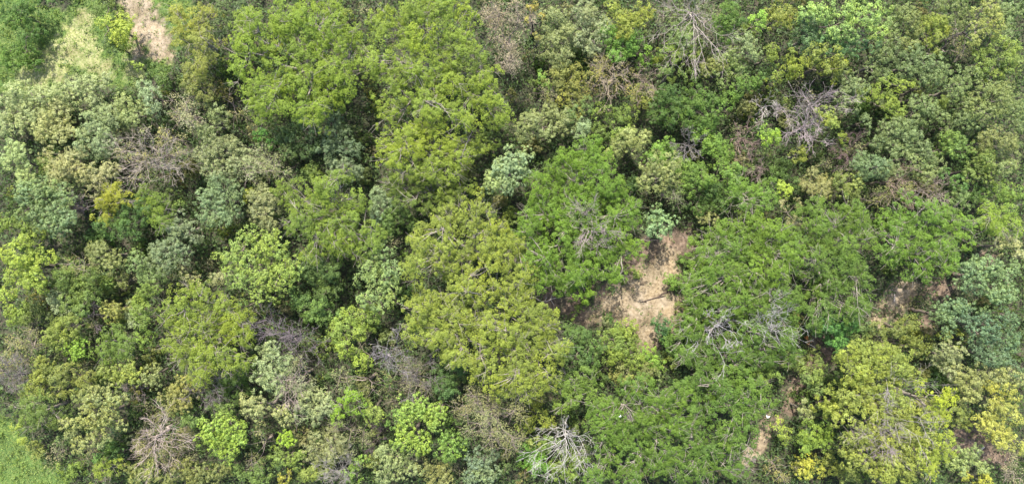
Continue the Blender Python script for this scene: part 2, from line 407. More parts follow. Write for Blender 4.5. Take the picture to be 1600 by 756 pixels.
# ---------------------------------------------------------------- the trees of the photograph
# kind | sunlit colour | height m | label | lobes of the crown x,y,r in photo pixels
TREES = """
R|134,168,62|15|broad feathery yellow-green tree whose crown is split by a dark crack, near the dirt slope|385,85,42;390,35,36;438,18,34;495,30,44;530,60,34;515,115,42;445,140,42;378,130,30;480,75,34;405,160,26;478,165,30
R|138,168,69|15.5|widest feathery yellow-green tree at the top edge, beside the pinkish dry tree with orange leaves|598,35,34;585,95,30;650,30,40;700,20,42;720,75,40;650,90,40;610,140,30;675,150,42;745,130,42;775,165,30;720,175,30;600,180,22
R|146,173,66|14|light yellow-green feathery tree just above the pale silvery tree|625,222,38;665,205,34;700,235,38;730,215,26;655,255,36;695,268,28;612,250,26;737,198,18
R|111,138,72|11.5|dull green feathery tree under the light yellow-green crown beside the silvery tree|650,300,34;690,305,28;620,285,24;720,290,20
R|127,160,76|13|mid green feathery tree between the grey-khaki crowns and the dark blue-green gap|450,305,28;500,300,34;545,325,34;470,345,36;530,365,40;575,370,24;495,385,30;515,275,20
R|152,173,86|15|olive-yellow feathery tree with a purple-grey twig gap, touching the vivid green tree|735,335,36;690,352,28;660,380,30;655,420,30;705,400,34;760,375,34;790,400,36;810,430,26;735,440,38;780,455,24
R|154,175,86|14|olive-yellow feathery tree with long bent limbs just below the one with the purple-grey gap|660,478,30;650,515,26;700,480,34;690,525,36;735,500,30;715,560,26
R|148,169,82|15.5|olive-yellow feathery tree that reaches furthest towards the tan clearing|800,480,38;845,500,32;775,525,38;830,545,40;875,545,26;760,570,36;810,590,38;850,590,26;780,610,22
R|107,154,54|12|vivid green feathery tree with a round crown and bare twigs above the tan clearing|930,240,30;895,265,38;855,290,36;945,285,38;905,325,44;840,335,34;820,365,30;975,325,30;960,370,40;890,380,42;845,400,34;870,430,34;915,435,34;950,420,30;990,385,24;845,440,18
R|108,151,62|14|bright green feathery tree on the lower side of the clearing's upper tip|1135,378,34;1180,365,36;1225,375,32;1120,420,34;1170,415,38;1215,420,34;1085,455,24;1100,405,24;1245,400,22
R|100,143,64|13|green feathery tree between the clearing and the bare twigs of the whitish branched tree|1110,480,32;1160,465,36;1205,470,36;1240,470,24;1085,515,28;1180,510,36;1225,515,30;1080,550,24
R|93,136,66|12|deep green feathery tree just below the whitish twigs east of the clearing|1110,555,34;1155,560,36;1195,555,30;1090,590,28;1130,600,28;1235,555,22
R|99,140,68|13|green feathery tree between the cream sparse tree and the pale patch with white streak|1290,345,34;1335,345,34;1275,390,32;1325,390,36;1365,370,26;1300,430,34;1340,430,29;1290,475,28;1335,480,32;1358,450,19;1275,505,20
R|108,156,72|12.5|light green feathery band below the tree with tan fallen-looking branches|1400,350,32;1445,335,32;1490,340,32;1425,385,32;1470,385,34;1510,370,28;1400,400,26;1450,415,26;1490,410,22;1528,350,18
F|91,160,96|9|small teal-green puffy crown just above the brown end of the trail|1325,522,26;1300,508,18;1335,505,16
R|96,140,60|14|green feathery tree with two pale specks beside the whitest bare tree|945,645,34;985,622,32;1025,630,34;965,690,38;1010,675,36;1055,665,30;985,728,34;1035,720,36;935,735,26;1065,620,24
R|87,132,64|13|dark green feathery tree at the bottom edge next to the one with pale specks|1085,690,32;1080,735,32;1105,650,28;1115,720,30;1150,735,24
R|94,138,62|13.5|green feathery tree whose edge meets the pale dirt trail, holding a small white speck|1140,625,32;1180,612,30;1205,630,22;1160,662,32;1188,655,14;1140,690,28;1158,702,17
R|122,160,78|12|pale green feathery tree above the whitest bare tree|895,610,28;915,590,20;875,632,22;925,622,22
R|139,165,72|12.5|olive feathery tree with a smooth dense dome over a dark shadow|290,475,36;325,485,34;350,515,34;290,520,34;325,545,36;275,550,30;355,560,30;305,580,26;375,530,16;262,505,20
R|162,170,60|11.5|mustard-yellow feathery half crown lit above a dark green side|162,300,22;150,318,22;178,308,20;145,335,15
F|76,122,72|9|dark green side crown growing from below the mustard-yellow half crown|190,345,30;215,330,22;170,355,22
R|122,156,72|10|loose green feathery crown to the right of the mustard-yellow half crown|228,318,20;240,345,22;215,300,16
R|160,170,98|12|loose pale yellow-green tree on the edge of the dirt slope|275,25,26;300,20,28;285,65,28;315,60,24;300,95,22;268,55,14
F|86,111,92|10|dark blue-grey crown squeezed between the pale loose tree and the cracked yellow-green crown|352,14,20;340,40,16;365,5,14
F|76,124,58|5.5|low deep green tree filling the top corner by the grassy slope|8,20,24;38,12,20;62,2,13;22,40,16
F|80,128,56|5|deep green bush on the grassy slope below the corner tree|15,70,20;38,62,16;5,95,20;30,88,18;50,48,12
F|95,122,74|4|narrow dark green tree line strip standing in the grassy slope|152,20,11;160,2,14;146,48,9;152,70,7
F|182,204,82|6.5|bright yellow-green tree standing alone on the slope beside the dirt patch|170,35,16;188,42,17;165,50,13;185,30,14;178,55,13
F|95,127,88|5|dark green shrub under the lone bright tree on the slope|172,68,13;182,75,9
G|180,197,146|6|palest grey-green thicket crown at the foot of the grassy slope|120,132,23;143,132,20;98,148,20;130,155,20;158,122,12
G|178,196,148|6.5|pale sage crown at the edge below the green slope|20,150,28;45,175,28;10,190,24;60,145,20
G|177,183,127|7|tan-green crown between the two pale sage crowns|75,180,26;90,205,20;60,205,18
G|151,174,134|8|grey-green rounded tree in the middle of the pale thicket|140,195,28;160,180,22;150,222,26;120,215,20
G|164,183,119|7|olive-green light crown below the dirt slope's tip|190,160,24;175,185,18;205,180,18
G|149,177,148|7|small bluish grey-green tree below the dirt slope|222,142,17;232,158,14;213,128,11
F|91,128,72|5.5|dark green bush at the tip of the dirt slope|238,112,17;222,98,11;250,125,11
U|180,201,90|2.5|tiny yellow-lime bush at the lower tip of the dirt slope|215,103,7
D|189,181,153|9|greyish dry tree with twiggy lilac-grey crown|278,165,22;295,185,20;265,150,16;290,205,12
F|134,144,92|8|olive-grey crown between the dry lilac-grey tree and the cracked yellow-green crown|300,125,24;315,150,20;290,105,16
D|163,147,95|6|tan-brown dry bush under the lower edge of the cracked yellow-green crown|345,150,15;365,175,13
G|140,159,110|8|dull sage crown below the tan-brown dry bush|330,180,22;310,205,18
D|181,173,125|9|tan dry tree carrying the pinkish bare branches on the open left|245,215,26;215,260,26;275,225,18;195,235,18
B|201,188,168|10.5|pinkish-white bare branches reaching over the tan dry tree|215,245,40;235,255,0
B|207,196,176|10.5|short forked whitish dead branch at the rim of the tan dry tree|262,252,24;248,262,0
G|178,180,132|8|khaki tree between the grey-green rounded tree and the large-clumped grey tree|100,248,24;85,265,22;120,265,20;75,240,16
G|165,183,127|7|soft olive crown on the far side of the khaki tree|80,285,20;100,290,16
G|168,194,136|8|pale green crown at the edge above the large-clumped grey tree|15,250,24;25,275,20;8,225,18
G|181,182,140|8|cream-khaki crown above the mustard-yellow half crown|135,272,20;155,262,18;128,292,13
C|138,164,130|11|large-clumped blue-grey-green tree near the left edge|35,305,24;60,300,26;85,325,24;50,335,24;75,350,20;95,345,16;30,330,16
B|179,165,165|6.5|small purplish bare twig tree between the blue-grey clumped tree and the mustard crown|118,315,14;112,325,0
F|127,156,76|8|olive-lime crown at the edge above the brilliant yellow-green one|5,345,20;20,360,18;35,375,13
F|164,190,78|11|brilliant yellow-green broad-leaved tree cut by the edge|12,400,26;35,410,24;15,435,26;48,440,18;5,465,15;28,385,16
F|137,166,66|6|darker lime bush below the brilliant yellow-green tree at the edge|15,490,20;30,500,12
F|109,139,80|8|dark olive tree between the brilliant yellow-green tree and the olive round bushes|95,432,24;120,450,26;100,470,18;140,435,18;130,475,18
D|171,159,116|9|tan-topped crown above the dark olive tree|110,412,16;128,420,13
G|150,162,95|8.5|olive-yellow tree above the two small round bushes|150,395,22;165,412,18;135,392,13
C|139,171,78|6|small round green bush, lighter than its olive neighbour|163,440,13
G|152,164,94|6|small olive twin of the round green bush|186,440,12
G|130,162,100|8|green tree with pea-like puffs near the slim whitish-green tree|215,410,18;228,425,15;240,430,14;220,435,13
G|131,153,122|9|grey-green loose leafed tree above the pale khaki crown|245,395,22;265,385,20;275,400,16;258,412,14
G|170,187,149|6|whitish-green flowering bush between dark gaps|85,475,18;98,462,10
F|95,117,82|5|dark low crown behind the whitish-green flowering bush|45,495,22;60,475,14;70,505,14
B|157,143,146|6|dark lilac bare twigs in a hollow beside the straw-coloured round bush|138,495,20;146,492,0
C|167,168,98|7|straw-olive round bush beside the dark lilac twigs|170,485,19
G|151,170,134|6|bush dotted with white blossom beside the straw-olive round bush|200,495,13;205,508,9;195,480,8
F|127,157,78|10|upright green tree between the blossoming bush and the smooth olive dome|225,462,18;215,480,17;235,485,15;220,505,14
F|142,162,83|8|olive-green speckled crown above the bright lime compact bush|90,520,22;105,505,16;70,525,16
C|156,200,69|7|compact bright lime round bush|111,550,17
D|163,157,108|8|khaki twiggy tree at the left edge|22,540,26;10,565,20;40,555,16
B|165,156,152|8.5|grey thin-twigged bare tree at the left edge|15,585,26;18,592,0
R|113,147,80|9|smooth mid green tree right of the compact lime bush|155,530,20;175,535,22;190,548,18;160,550,15
F|134,170,72|8|lime-tinted crown against the smooth olive dome|225,530,16;230,548,13
C|174,189,98|8|pale yellow-green wide bush above the khaki cauliflower tree|165,578,19;190,580,20;205,590,13;175,595,14
F|138,150,92|9|brownish-olive fine leafed tree between the lime bush and the khaki cauliflower tree|90,590,22;105,605,20;85,612,18;110,625,14;130,592,14
F|150,165,87|7|olive bush scattered with yellow sprigs near the left edge|55,580,20;45,600,18;60,612,14;30,620,14
R|114,144,92|8|grey-green feathery tree above the bright meadow corner|55,640,26;40,660,20;75,655,20;30,640,16;65,625,14
C|169,176,126|11|khaki cauliflower-clumped tree with separate knobbly boughs|145,620,19;165,632,18;128,640,17;150,655,20;110,672,18;130,668,16;172,655,15;118,695,16;140,690,17;150,700,10;190,668,10;100,665,10
B|176,160,154|6|brown twig bush with arched white branches|208,605,22;215,598,0
C|165,173,124|7|grey-khaki round bush beside the brown twig bush|235,590,18;238,572,10
C|163,159,104|8|brown-khaki knobbly tree near the crown with the dark shadow|272,612,20;262,630,17;285,630,17
F|109,143,85|7|green bush at the lower flank of the brown-khaki knobbly tree|300,650,18;285,660,13;315,640,13
B|220,202,187|10|largest pinkish bare tree with open radiating limbs, left of the lime cauliflower tree|250,690,46;247,672,0
D|156,150,104|5|olive-brown scrub beneath the largest pinkish bare tree|225,700,26;260,715,24;280,695,20;240,670,20;285,675,16
F|157,180,85|6|thin yellow-green sapling at the edge of the meadow corner|32,675,8;35,690,8;28,664,6
F|159,172,114|4.5|pale drooping sapling near the meadow corner|50,700,13;58,712,9
D|165,154,130|4|brownish-grey dry bush between the meadow corner and the khaki cauliflower tree|88,705,16;82,722,12
F|95,148,96|4.5|small blue-green bush under the khaki cauliflower tree|150,712,13
R|143,166,72|5.5|yellow-olive feathery bush at the bottom edge|160,738,18;175,725,13;145,750,13
F|131,163,80|4|soft green bush at the bottom edge beside the meadow|95,742,16;112,735,13
C|148,154,100|7|olive-brown knobbly crown at the bottom edge|200,748,18;222,742,15;240,752,12
C|144,150,98|7|brown-olive crown at the bottom edge below the lime cauliflower tree|290,742,20;315,748,18;340,745,16;270,752,14
C|158,192,82|11|vivid lime cauliflower tree standing alone among olive crowns|345,665,20;325,675,18;365,680,19;322,700,18;348,700,20;370,695,14;345,715,13;312,690,10
C|162,200,40|6.5|small vivid lime bush in a dark hollow|437,685,11;450,688,12
D|143,138,98|8|narrow brown-olive tree beside the vivid lime cauliflower tree standing alone among olive crowns|402,690,16;400,715,18;408,670,12
F|127,156,85|7|mid olive-green bush below the small vivid lime bush|440,718,19;460,725,16;425,725,13
F|168,165,60|6|yellowish bush at the bottom edge below the small vivid lime bush|447,745,14
F|118,150,90|7|dull green crown at the bottom edge between brown and yellowish ones|400,742,17;375,745,16
G|154,160,120|8|khaki-grey tree near the pale lime feathery tree|500,695,22;520,710,20;485,715,18;530,690,14
F|147,168,95|6|light olive bush at the bottom edge below the khaki-grey tree|500,742,20;475,745,15
B|142,133,128|8|dark twig tangle in the shadow below the smooth olive dome|320,600,32;318,590,0
R|86,122,74|7|dark green crown in the shadow below the smooth olive dome|355,605,24;372,590,18;345,630,16
F|124,154,85|8|soft green crown above the vivid lime cauliflower tree standing alone among olive crowns|340,645,17;358,640,14
S|156,185,92|12|rosette-leaved bright green tree with spiky puffs|365,385,24;395,375,26;425,390,26;385,410,28;415,420,28;445,425,20;350,405,20;400,445,24;430,450,20;370,435,20
S|148,178,124|11|pale green rosette-leaved tree beside the olive-yellow crown with purple-grey gap|590,400,22;605,420,24;575,430,24;595,450,24;575,465,18;605,475,16
G|152,164,124|10|grey-khaki wide tree with a flat shadow line below|345,225,24;320,240,22;365,245,24;330,262,20
D|162,163,123|10|tan-grey neighbour crown of the grey-khaki wide tree|400,245,24;420,250,22;385,260,18;435,265,16
F|78,154,68|7|saturated green bush above the tan-grey crown|405,212,14;418,220,12;395,208,10
G|130,160,120|10|sage-green domed tree below the grey-khaki wide tree|335,290,24;320,310,22;350,310,22;340,335,20;315,335,14
G|157,165,124|9|khaki-grey tree between the sage dome and the mid green feathery tree|400,305,22;418,315,20;395,330,20;410,345,16
F|181,200,64|6|small acid-yellow sprig by the khaki-grey tree|387,300,6;385,310,5
G|148,170,144|7|silvery sprigs of a leafy bush near the sage dome|285,350,20;295,365,16;270,360,16
F|123,156,85|6|olive-green bush left of the silvery sprigs|260,330,16;272,320,14
F|79,112,88|9|dark blue-green tree under the cracked yellow-green crown|445,205,24;470,195,22;480,225,22;450,230,18
G|98,127,104|9|blackish-green tree over the deepest dark gap|520,210,24;540,230,20;500,235,18;515,180,18
G|125,148,121|8|grey-green twiggy crown above the mid green feathery tree|535,258,18;550,270,16;520,262,14
G|140,169,140|8|silver-green narrow tree between the feathery crowns|588,298,16;600,315,16;580,318,13;590,335,13
F|87,124,76|7|dark green crown below the silver-green narrow tree|610,345,22;630,335,18;595,365,18;640,350,14
F|86,120,79|8|dark green soft tree between the spiky rosette tree and the pale rosette tree|485,420,26;510,430,26;500,455,24;520,405,20;530,450,18
F|102,144,90|8|green tree in the lower part of the gap below the spiky rosette tree|475,480,22;500,490,22;455,470,14;515,480,14
G|176,181,140|7|small pale khaki crown above the smooth olive dome|292,438,16;278,428,12
G|169,174,136|7|small khaki crown touching the spiky rosette tree|325,435,14;338,440,10
B|154,141,150|10|purple-grey bare tree with a leaning trunk, next to the smooth olive dome|415,505,30;450,535,0
B|156,144,148|9.5|purple-grey bare spread above the pale sage tree with the white trunk|470,530,28;450,538,0
G|159,181,140|10.5|pale sage tree with soft clumps left of the white trunk|415,550,20;432,565,17;405,575,18;425,590,18;400,600,16;430,612,15
G|161,176,138|9.5|sage tree below the white trunk|480,625,24;500,640,20;465,645,16;485,655,14;510,620,14
G|172,181,126|9|yellowish sage crown by the dark stream of shade|395,640,20;380,630,13;440,655,16;425,648,12
D|160,157,132|9|grey-tan twiggy crown carrying the white trunk|460,580,20;455,610,18;470,600,16
B|214,195,180|10.5|white forked trunk standing straight in the grey-tan crown|452,612,24;455,578,0
F|147,178,88|9|lime-flecked open tree with grey branches|525,520,20;550,500,20;535,545,20;560,525,16;555,565,18;575,490,14;520,575,14
B|178,173,176|9.5|silver-grey bare tree beside the lime-flecked tree|610,550,36;600,560,0
B|158,150,144|8.5|dense grey twig mass under the olive-yellow feathery crowns|655,588,30;650,590,0
D|152,149,128|7.5|grey-brown twiggy crown around the dense grey twig mass|650,595,24;635,575,16;665,610,16
D|168,164,120|8|khaki-cream crown above the bright lime feathery tree|535,590,18;595,600,20;585,615,14
R|143,192,71|10|bright lime feathery tree between khaki crowns|540,630,22;555,645,18;525,645,18;545,612,15
F|147,171,95|9|pale olive side crown of the bright lime feathery tree|580,640,17;575,655,14
D|141,138,108|7|brown-grey crown below the bright lime feathery tree|530,680,20;560,685,20;545,700,16;518,665,12
B|111,92,96|6|dark maroon twig hollow near the two-tone lime tree|588,680,20;590,678,0
C|158,192,82|11|two-tone lime tree, upper clump with acid-yellow tips|635,635,18;655,640,18;670,655,17;642,660,15;625,650,12
C|158,192,82|11.6|acid-yellow clump crowning the two-tone lime tree|684,650,13;680,665,11
C|158,192,82|11|lower lime dome of the tree in the dark hollow|640,685,20;655,695,18;630,695,15;625,675,12
C|134,176,82|10|green dome at the end of the lime group|695,695,18;710,710,17;690,720,15;715,690,12
F|111,158,85|7|teal-green underside bush of the lime group|620,665,16;608,655,13
F|80,122,80|8|deep green crown above the lime group|690,600,22;710,585,18;700,620,16;605,605,14
D|156,152,115|11|large greyish-brown fine twigged tree|745,630,30;775,655,30;740,665,26;780,690,28;805,640,26;720,640,16;810,685,18
C|127,150,144|8|slate-blue-grey bush at the bottom edge|750,725,22;765,742,18;740,745,16
G|152,170,120|7|sage tree with pale twigs at the bottom edge near the lime group|600,715,20;620,735,20;595,745,16;645,738,13
B|184,179,168|8|grey-white twig fan at the bottom edge|530,735,24;528,742,0
F|152,196,85|6|light lime crown behind the grey-white twig fan|545,738,16;560,725,13
F|160,162,122|6|dry khaki crown at the bottom edge between lime group and slate bush|680,745,18;665,730,14;700,748,12
F|152,168,76|6|yellow-green bush beside the whitest bare tree|840,640,17;825,660,15;850,660,14
F|111,174,60|4.5|saturated low green bush at the bottom edge by the whitest bare tree|830,715,18;845,730,17;820,735,14
F|127,160,85|5|mid green bush below the whitest bare tree|880,735,22;905,720,18;860,700,16;900,745,16
B|213,212,205|11|whitest bare tree with long limbs fanning to the bottom edge|875,705,52;893,660,0
D|176,154,148|12|pinkish-grey dry tree speckled with orange leaves at the top edge|772,20,24;795,35,24;775,55,24;800,70,24;795,100,20;820,50,20;830,25,18;810,10,16
U|189,166,92|12.3|orange-yellow leaf tuft on the pinkish-grey dry tree|833,12,8;845,22,6;828,32,5
U|188,169,90|12.1|amber leaf tuft on the lower flank of the pinkish-grey dry tree|838,58,6;846,66,5
G|147,160,108|10|khaki-green loose tree right of the orange leaf tufts|870,30,24;860,60,22;890,50,22;875,85,20
G|152,166,132|9.5|grey-green loose tree near the top edge above the bright green bush|915,20,24;935,40,22;905,50,20;925,65,18
F|116,172,72|8|bright green tree right of the grey-green loose one|955,50,22;975,65,24;995,70,20;965,80,16;1010,80,14
F|159,172,76|10|olive-yellow tree at the top edge|960,18,22;990,25,22;1010,20,18;980,40,16
F|146,200,100|7|slim upright pale lime tree|848,108,7;850,122,8;858,135,6
F|150,154,92|9|olive-khaki mottled tree below the khaki-green loose tree|890,110,24;880,135,24;910,130,22;895,155,20;870,115,16
B|216,198,164|10|cream bare tree tangled with yellow leaves right of the mottled tree|955,118,34;965,128,0
D|169,156,88|8|yellow-brown sparse crown behind the cream bare tree|935,100,20;960,135,22;980,110,18;930,125,16;985,140,16
B|196,171,152|8.5|rusty-tan bare tree right of the cream bare tree|1008,130,24;1005,140,0
F|143,156,88|7|olive bush behind the rusty-tan bare tree|1010,145,18;995,155,14
D|140,134,120|7|dark grey-brown twiggy gap bush|860,150,18;845,165,14
G|148,163,111|8|sage-olive crown near the pale silvery tree|860,180,22;835,185,20;880,190,20;850,205,18;820,205,16
G|160,191,152|8.5|mint-green small tree above the vivid green crown|912,200,18;925,190,13;905,212,12
F|122,154,82|7|green olive bush right of the mint-green small tree|950,180,22;970,195,20;985,180,16;940,200,14
G|164,179,112|9|yellowish-sage leafy tree beside the vivid green crown|985,215,20;1005,210,18;970,225,13;1000,230,14
C|168,194,164|12|pale silvery tree with mint clumps|795,245,20;815,250,17;785,265,20;810,270,18;770,285,18;790,290,15;820,240,10
F|139,165,90|8|olive-green crown behind the pale silvery tree|755,215,14;770,225,12;745,230,10
C|150,186,151|9|pale teal-green tree at the clearing's upper tip|1025,335,17;1045,345,16;1020,355,16;1040,365,15;1030,325,10
G|154,168,108|10|khaki-green tree above the pale teal-green tree|1025,260,22;1045,275,22;1015,280,18;1050,255,18
D|125,139,94|8|grey-brown speckled crown right of the vivid green crown|1035,295,20;1060,305,20;1045,315,15
F|117,165,73|9|light green crown near the grey star-shaped bare tree in a dark green gap|1040,235,18;1055,225,15;1025,240,12
B|169,163,157|9.5|grey star-shaped bare tree in a dark green gap|1078,225,24;1076,230,0
B|188,178,168|11.5|long-limbed grey-brown bare tree at the top edge|1082,40,50;1080,12,0
D|140,144,107|9|brown-grey dry crown right of the long-limbed bare tree|1115,30,26;1125,55,22;1105,10,20;1130,20,16
D|143,150,110|9|greyish dry crown between the olive-yellow tree and the long-limbed bare tree|1045,20,20;1030,35,14;1055,40,12
G|125,156,94|9|grey-green tree under the long-limbed bare tree|1070,45,20;1085,60,18;1060,60,14
F|121,157,68|9|yellowish-green tree beside the smooth sage dome|1060,75,18;1080,80,16;1045,80,14
R|124,156,108|11|smooth sage-green dome of fine leaves by dark green crowns|1055,100,20;1070,110,16;1045,110,15
F|66,109,58|9|dark green tree under the smooth sage-green dome|1050,150,26;1070,165,24;1045,180,22;1030,160,16
F|93,137,60|10|green tree with yellowish tufts below the tan-yellow crown|1100,150,24;1120,165,24;1105,185,22;1085,180,18;1135,150,16
G|147,157,80|9|tan-yellow small crown beside the pale grey-green frosted tree|1112,105,14;1125,98,11
G|143,165,117|11|pale grey-green frosted tree above two lemon-green knobs|1170,65,18;1155,60,14;1182,78,12;1165,80,13
G|126,152,77|9.5|olive-green tree below the frosted tree|1140,85,18;1155,100,18;1130,120,14
F|90,135,67|9|green tree in the middle of the dark olives|1175,120,20;1160,135,18;1190,130,14
F|83,129,62|11|green round tree at the top edge left of the small lime crown|1145,20,24;1135,45,20;1160,30,14
F|152,204,80|10|small lime crown near the top edge|1192,22,13;1188,35,9;1198,30,8
F|145,157,77|9|khaki-yellow crown at the top edge|1215,10,18;1232,25,16;1220,35,14
F|133,157,67|10|olive-lemon tree with two knobs, upper one|1210,80,18;1222,70,13;1200,88,12
F|137,159,60|10|olive-lemon lower knob tree|1235,105,18;1225,118,14;1240,92,12
F|63,104,68|7|black-green gap crown between the lemon knobs|1205,112,16;1192,105,12
G|80,124,87|9|dark blue-green tree below the turquoise one|1275,45,22;1262,60,18;1285,65,16;1265,30,14
S|164,203,120|13|turquoise-lime large leafed tree at the top edge|1280,12,18;1300,10,16;1330,15,22;1345,35,22;1375,40,18;1325,40,16;1365,15,20;1385,20,14
S|95,144,104|11|shaded turquoise tree below the turquoise-lime one|1315,58,20;1340,65,20;1365,65,16;1300,50,14
F|149,165,77|10.5|mustard-tipped tree above the big lilac bare tree|1275,80,16;1290,92,16;1308,85,14;1318,98,14;1300,110,13;1325,108,10;1268,95,12
B|201,186,184|11.5|big lilac-grey bare tree with dense twigs|1270,180,46;1262,200,0
F|158,179,92|11.8|lemon-green leafy patch beside the big lilac-grey bare tree|1298,180,14;1305,190,10;1288,178,9
B|220,213,202|9.5|small chalk-white bare branch near the big lilac bare tree|1197,165,18;1192,172,0
F|144,188,65|10|yellow-lime crown at the foot of the big lilac bare tree|1205,205,17;1218,212,15;1200,222,13
R|163,177,92|9|fine yellowish feathery bush under the big lilac bare tree|1255,238,16;1268,230,14;1275,242,11
B|184,157,144|8|tan bare tree with brown leaves between green crowns|1160,215,24;1160,222,0
B|168,148,136|7.5|fan-shaped brown twig bush|1188,255,19;1190,262,0
F|110,157,72|9|green tree left of the tan bare tree|1120,220,24;1105,205,18;1130,240,18
F|117,161,73|9.5|lit green tree above the dark spot near the pale khaki leaves|1115,270,22;1140,265,20;1150,280,16;1100,280,16
F|72,114,62|8|dark green tree left of the fine mid green feathery tree|1115,305,24;1100,320,20;1130,315,18
F|117,159,77|9|green leafy tree between the star bare tree and the lit green one|1070,260,20;1085,270,18;1075,290,16
R|106,154,82|11|fine mid green feathery tree with a bent pale twig|1170,290,24;1190,300,26;1205,290,18;1165,310,20;1200,315,18
U|188,207,64|11|small acid-lime tuft on the rim of the fine mid green feathery tree|1227,298,10;1218,290,6
G|179,185,122|7|cream-lime leafy bush by the clearing's upper tip|1110,338,16;1095,348,13;1125,345,12
F|157,175,110|6|loose sage bush over the upper green feathery rim|1150,330,14;1170,335,14
G|161,160,109|7.5|cream-tan sparse tree under the big lilac-grey bare tree|1280,270,18;1295,285,16;1270,290,16;1285,300,13
G|181,179,138|6.5|cream speckled bush below the cream-tan sparse tree|1235,320,14;1245,345,14;1260,315,12
F|79,117,67|7|dark green crown left of the cream-tan sparse tree|1235,270,20;1220,260,14;1245,285,14
C|140,154,87|9|khaki round crown right of the cream-tan sparse tree|1325,280,20;1335,295,18;1318,300,14
B|142,115,112|8|maroon-brown bare twigs in a dark slot|1320,235,20;1322,245,0
F|146,172,67|8|lemon bush above the maroon-brown twigs|1317,215,11;1338,225,11
G|107,140,104|9.5|blue-grey-green domed tree below the frosted sprig|1355,250,20;1370,258,18;1360,270,16
F|132,157,127|8|frosted pale sprig in a dark hollow|1355,185,10;1362,200,9;1352,172,7
G|129,150,104|9.5|grey-khaki tree below the mustard-tipped one|1335,125,20;1345,140,16;1325,145,16;1325,165,14
F|136,162,68|10.5|lemon-green curved tree among the olive crowns|1370,140,16;1390,128,16;1410,140,16;1425,155,14;1410,170,14;1395,155,12;1405,180,10
G|122,144,87|10|olive-grey crown at the top edge right of the turquoise-lime tree|1400,35,20;1415,15,18;1395,60,16
G|135,150,85|10|khaki crown next to the shaded diagonal crack|1435,25,18;1440,45,15;1430,65,14
G|121,145,95|10.5|grey-olive tree left of the diagonal crack|1385,80,20;1375,100,18;1395,100,16;1405,75,12
G|114,140,94|10|grey-sage round tree right of the diagonal crack|1435,85,20;1425,105,18;1445,100,15
F|148,165,68|10|golden-lime tree among grey-olive crowns|1470,30,17;1485,45,13;1465,60,13;1478,75,10
G|125,146,87|9|olive crown at the top edge right of the golden-lime tree|1500,15,22;1480,8,14;1515,30,14
D|147,144,107|9.5|pinkish-tan twiggy crown right of the golden-lime tree|1497,50,16;1510,75,14;1490,72,12
G|161,172,80|11.5|ochre-yellow tall tree at the top edge|1555,12,20;1560,30,17;1540,40,14;1530,58,14;1515,68,10
G|129,155,99|10|grey-green crown in the top right corner|1590,15,22;1580,45,16
F|138,165,84|10|pale lime tree between the ochre tree and the khaki dome|1560,70,20;1580,80,20;1550,92,15;1575,105,16
F|129,150,100|9|sage sprig tree at the right edge near the top|1595,100,16;1598,125,13
G|117,144,95|10.5|grey-sage dome above the long dark slot|1465,98,20;1480,115,18;1460,118,16;1495,105,13
G|126,150,94|10.5|dull sage dome right of the long dark slot|1510,130,20;1525,118,15;1500,145,16
F|147,154,73|8|small mustard bush amid sage domes|1450,132,10
G|118,143,89|9.5|olive-sage crown below the mustard bush|1440,160,18;1460,165,18;1450,185,16;1475,180,13
F|125,150,67|8.5|lime-olive bush left of the olive-sage crown|1430,128,11;1475,158,11
G|132,151,90|11|broad khaki dome above the right edge gap|1550,140,22;1570,155,22;1535,160,18;1580,135,18;1555,175,18
G|124,147,92|9.5|khaki-sage crown at the right edge|1590,165,20;1598,190,16
G|116,141,90|9|shaded sage crown right of the slot|1510,190,20;1530,195,16;1500,175,13
G|143,152,89|10.5|sandy khaki rounded tree near the right edge|1560,210,20;1575,220,17;1548,222,15
C|122,157,80|10|green knobbly tree left of the sandy khaki tree|1490,215,17;1505,228,18;1485,238,14;1515,240,14
G|134,152,94|10|khaki tree cut by the right edge|1588,248,20;1598,225,14;1575,262,14
C|130,154,87|10|olive knobbly tree below the sandy khaki tree|1545,255,19;1530,270,16;1555,270,14
G|121,146,99|9.5|dull grey-green broad crown below the lemon-green curved tree|1400,205,22;1425,210,22;1385,220,16;1410,230,18
G|127,150,98|9.5|grey-khaki broad crown by the tan fallen-looking branches|1445,230,18;1460,245,18;1440,255,16;1430,240,14
G|145,165,102|9.5|light khaki-green crown above the tan fallen-looking branches|1455,268,17;1470,260,14;1440,272,12
C|97,146,80|9|green round crown right of the tan fallen-looking branches|1492,272,16;1500,285,12
G|132,153,109|8.5|grey-green crown left end of the tan fallen-looking branches|1395,262,14;1385,270,12;1408,268,10
D|143,144,90|8|yellow-brown crown beneath the tan fallen-looking branches|1380,295,20;1400,300,20;1420,295,18;1370,310,14;1440,300,14;1460,300,13
B|194,171,146|9.5|tan bare branches stretching level between khaki crowns|1415,290,38;1385,280,0
B|201,184,168|8.5|forked whitish dead branches at the tip of the tan bare branches|1465,302,22;1452,300,0
G|118,150,87|8|leafy crown in the shade below the green round crown|1505,305,18;1520,318,14;1495,320,12
F|80,125,67|7|dark green crown below the olive knobbly tree|1535,295,20;1520,280,14
F|121,159,71|9|yellow-green round crown at the right edge|1580,290,20;1565,305,17;1595,305,14
R|148,187,88|11|lime feathery round tree at the right edge below the dark gap|1560,325,20;1580,335,22;1570,355,18;1595,350,16;1550,345,12
G|179,185,138|8|cream-sage crown at the right edge|1590,385,18;1575,375,14;1598,400,12
C|139,171,140|11|blue-green large-leafed tree at the right edge|1530,420,20;1555,415,18;1545,440,20;1575,435,20;1520,440,15;1590,420,16;1590,455,16;1565,460,16
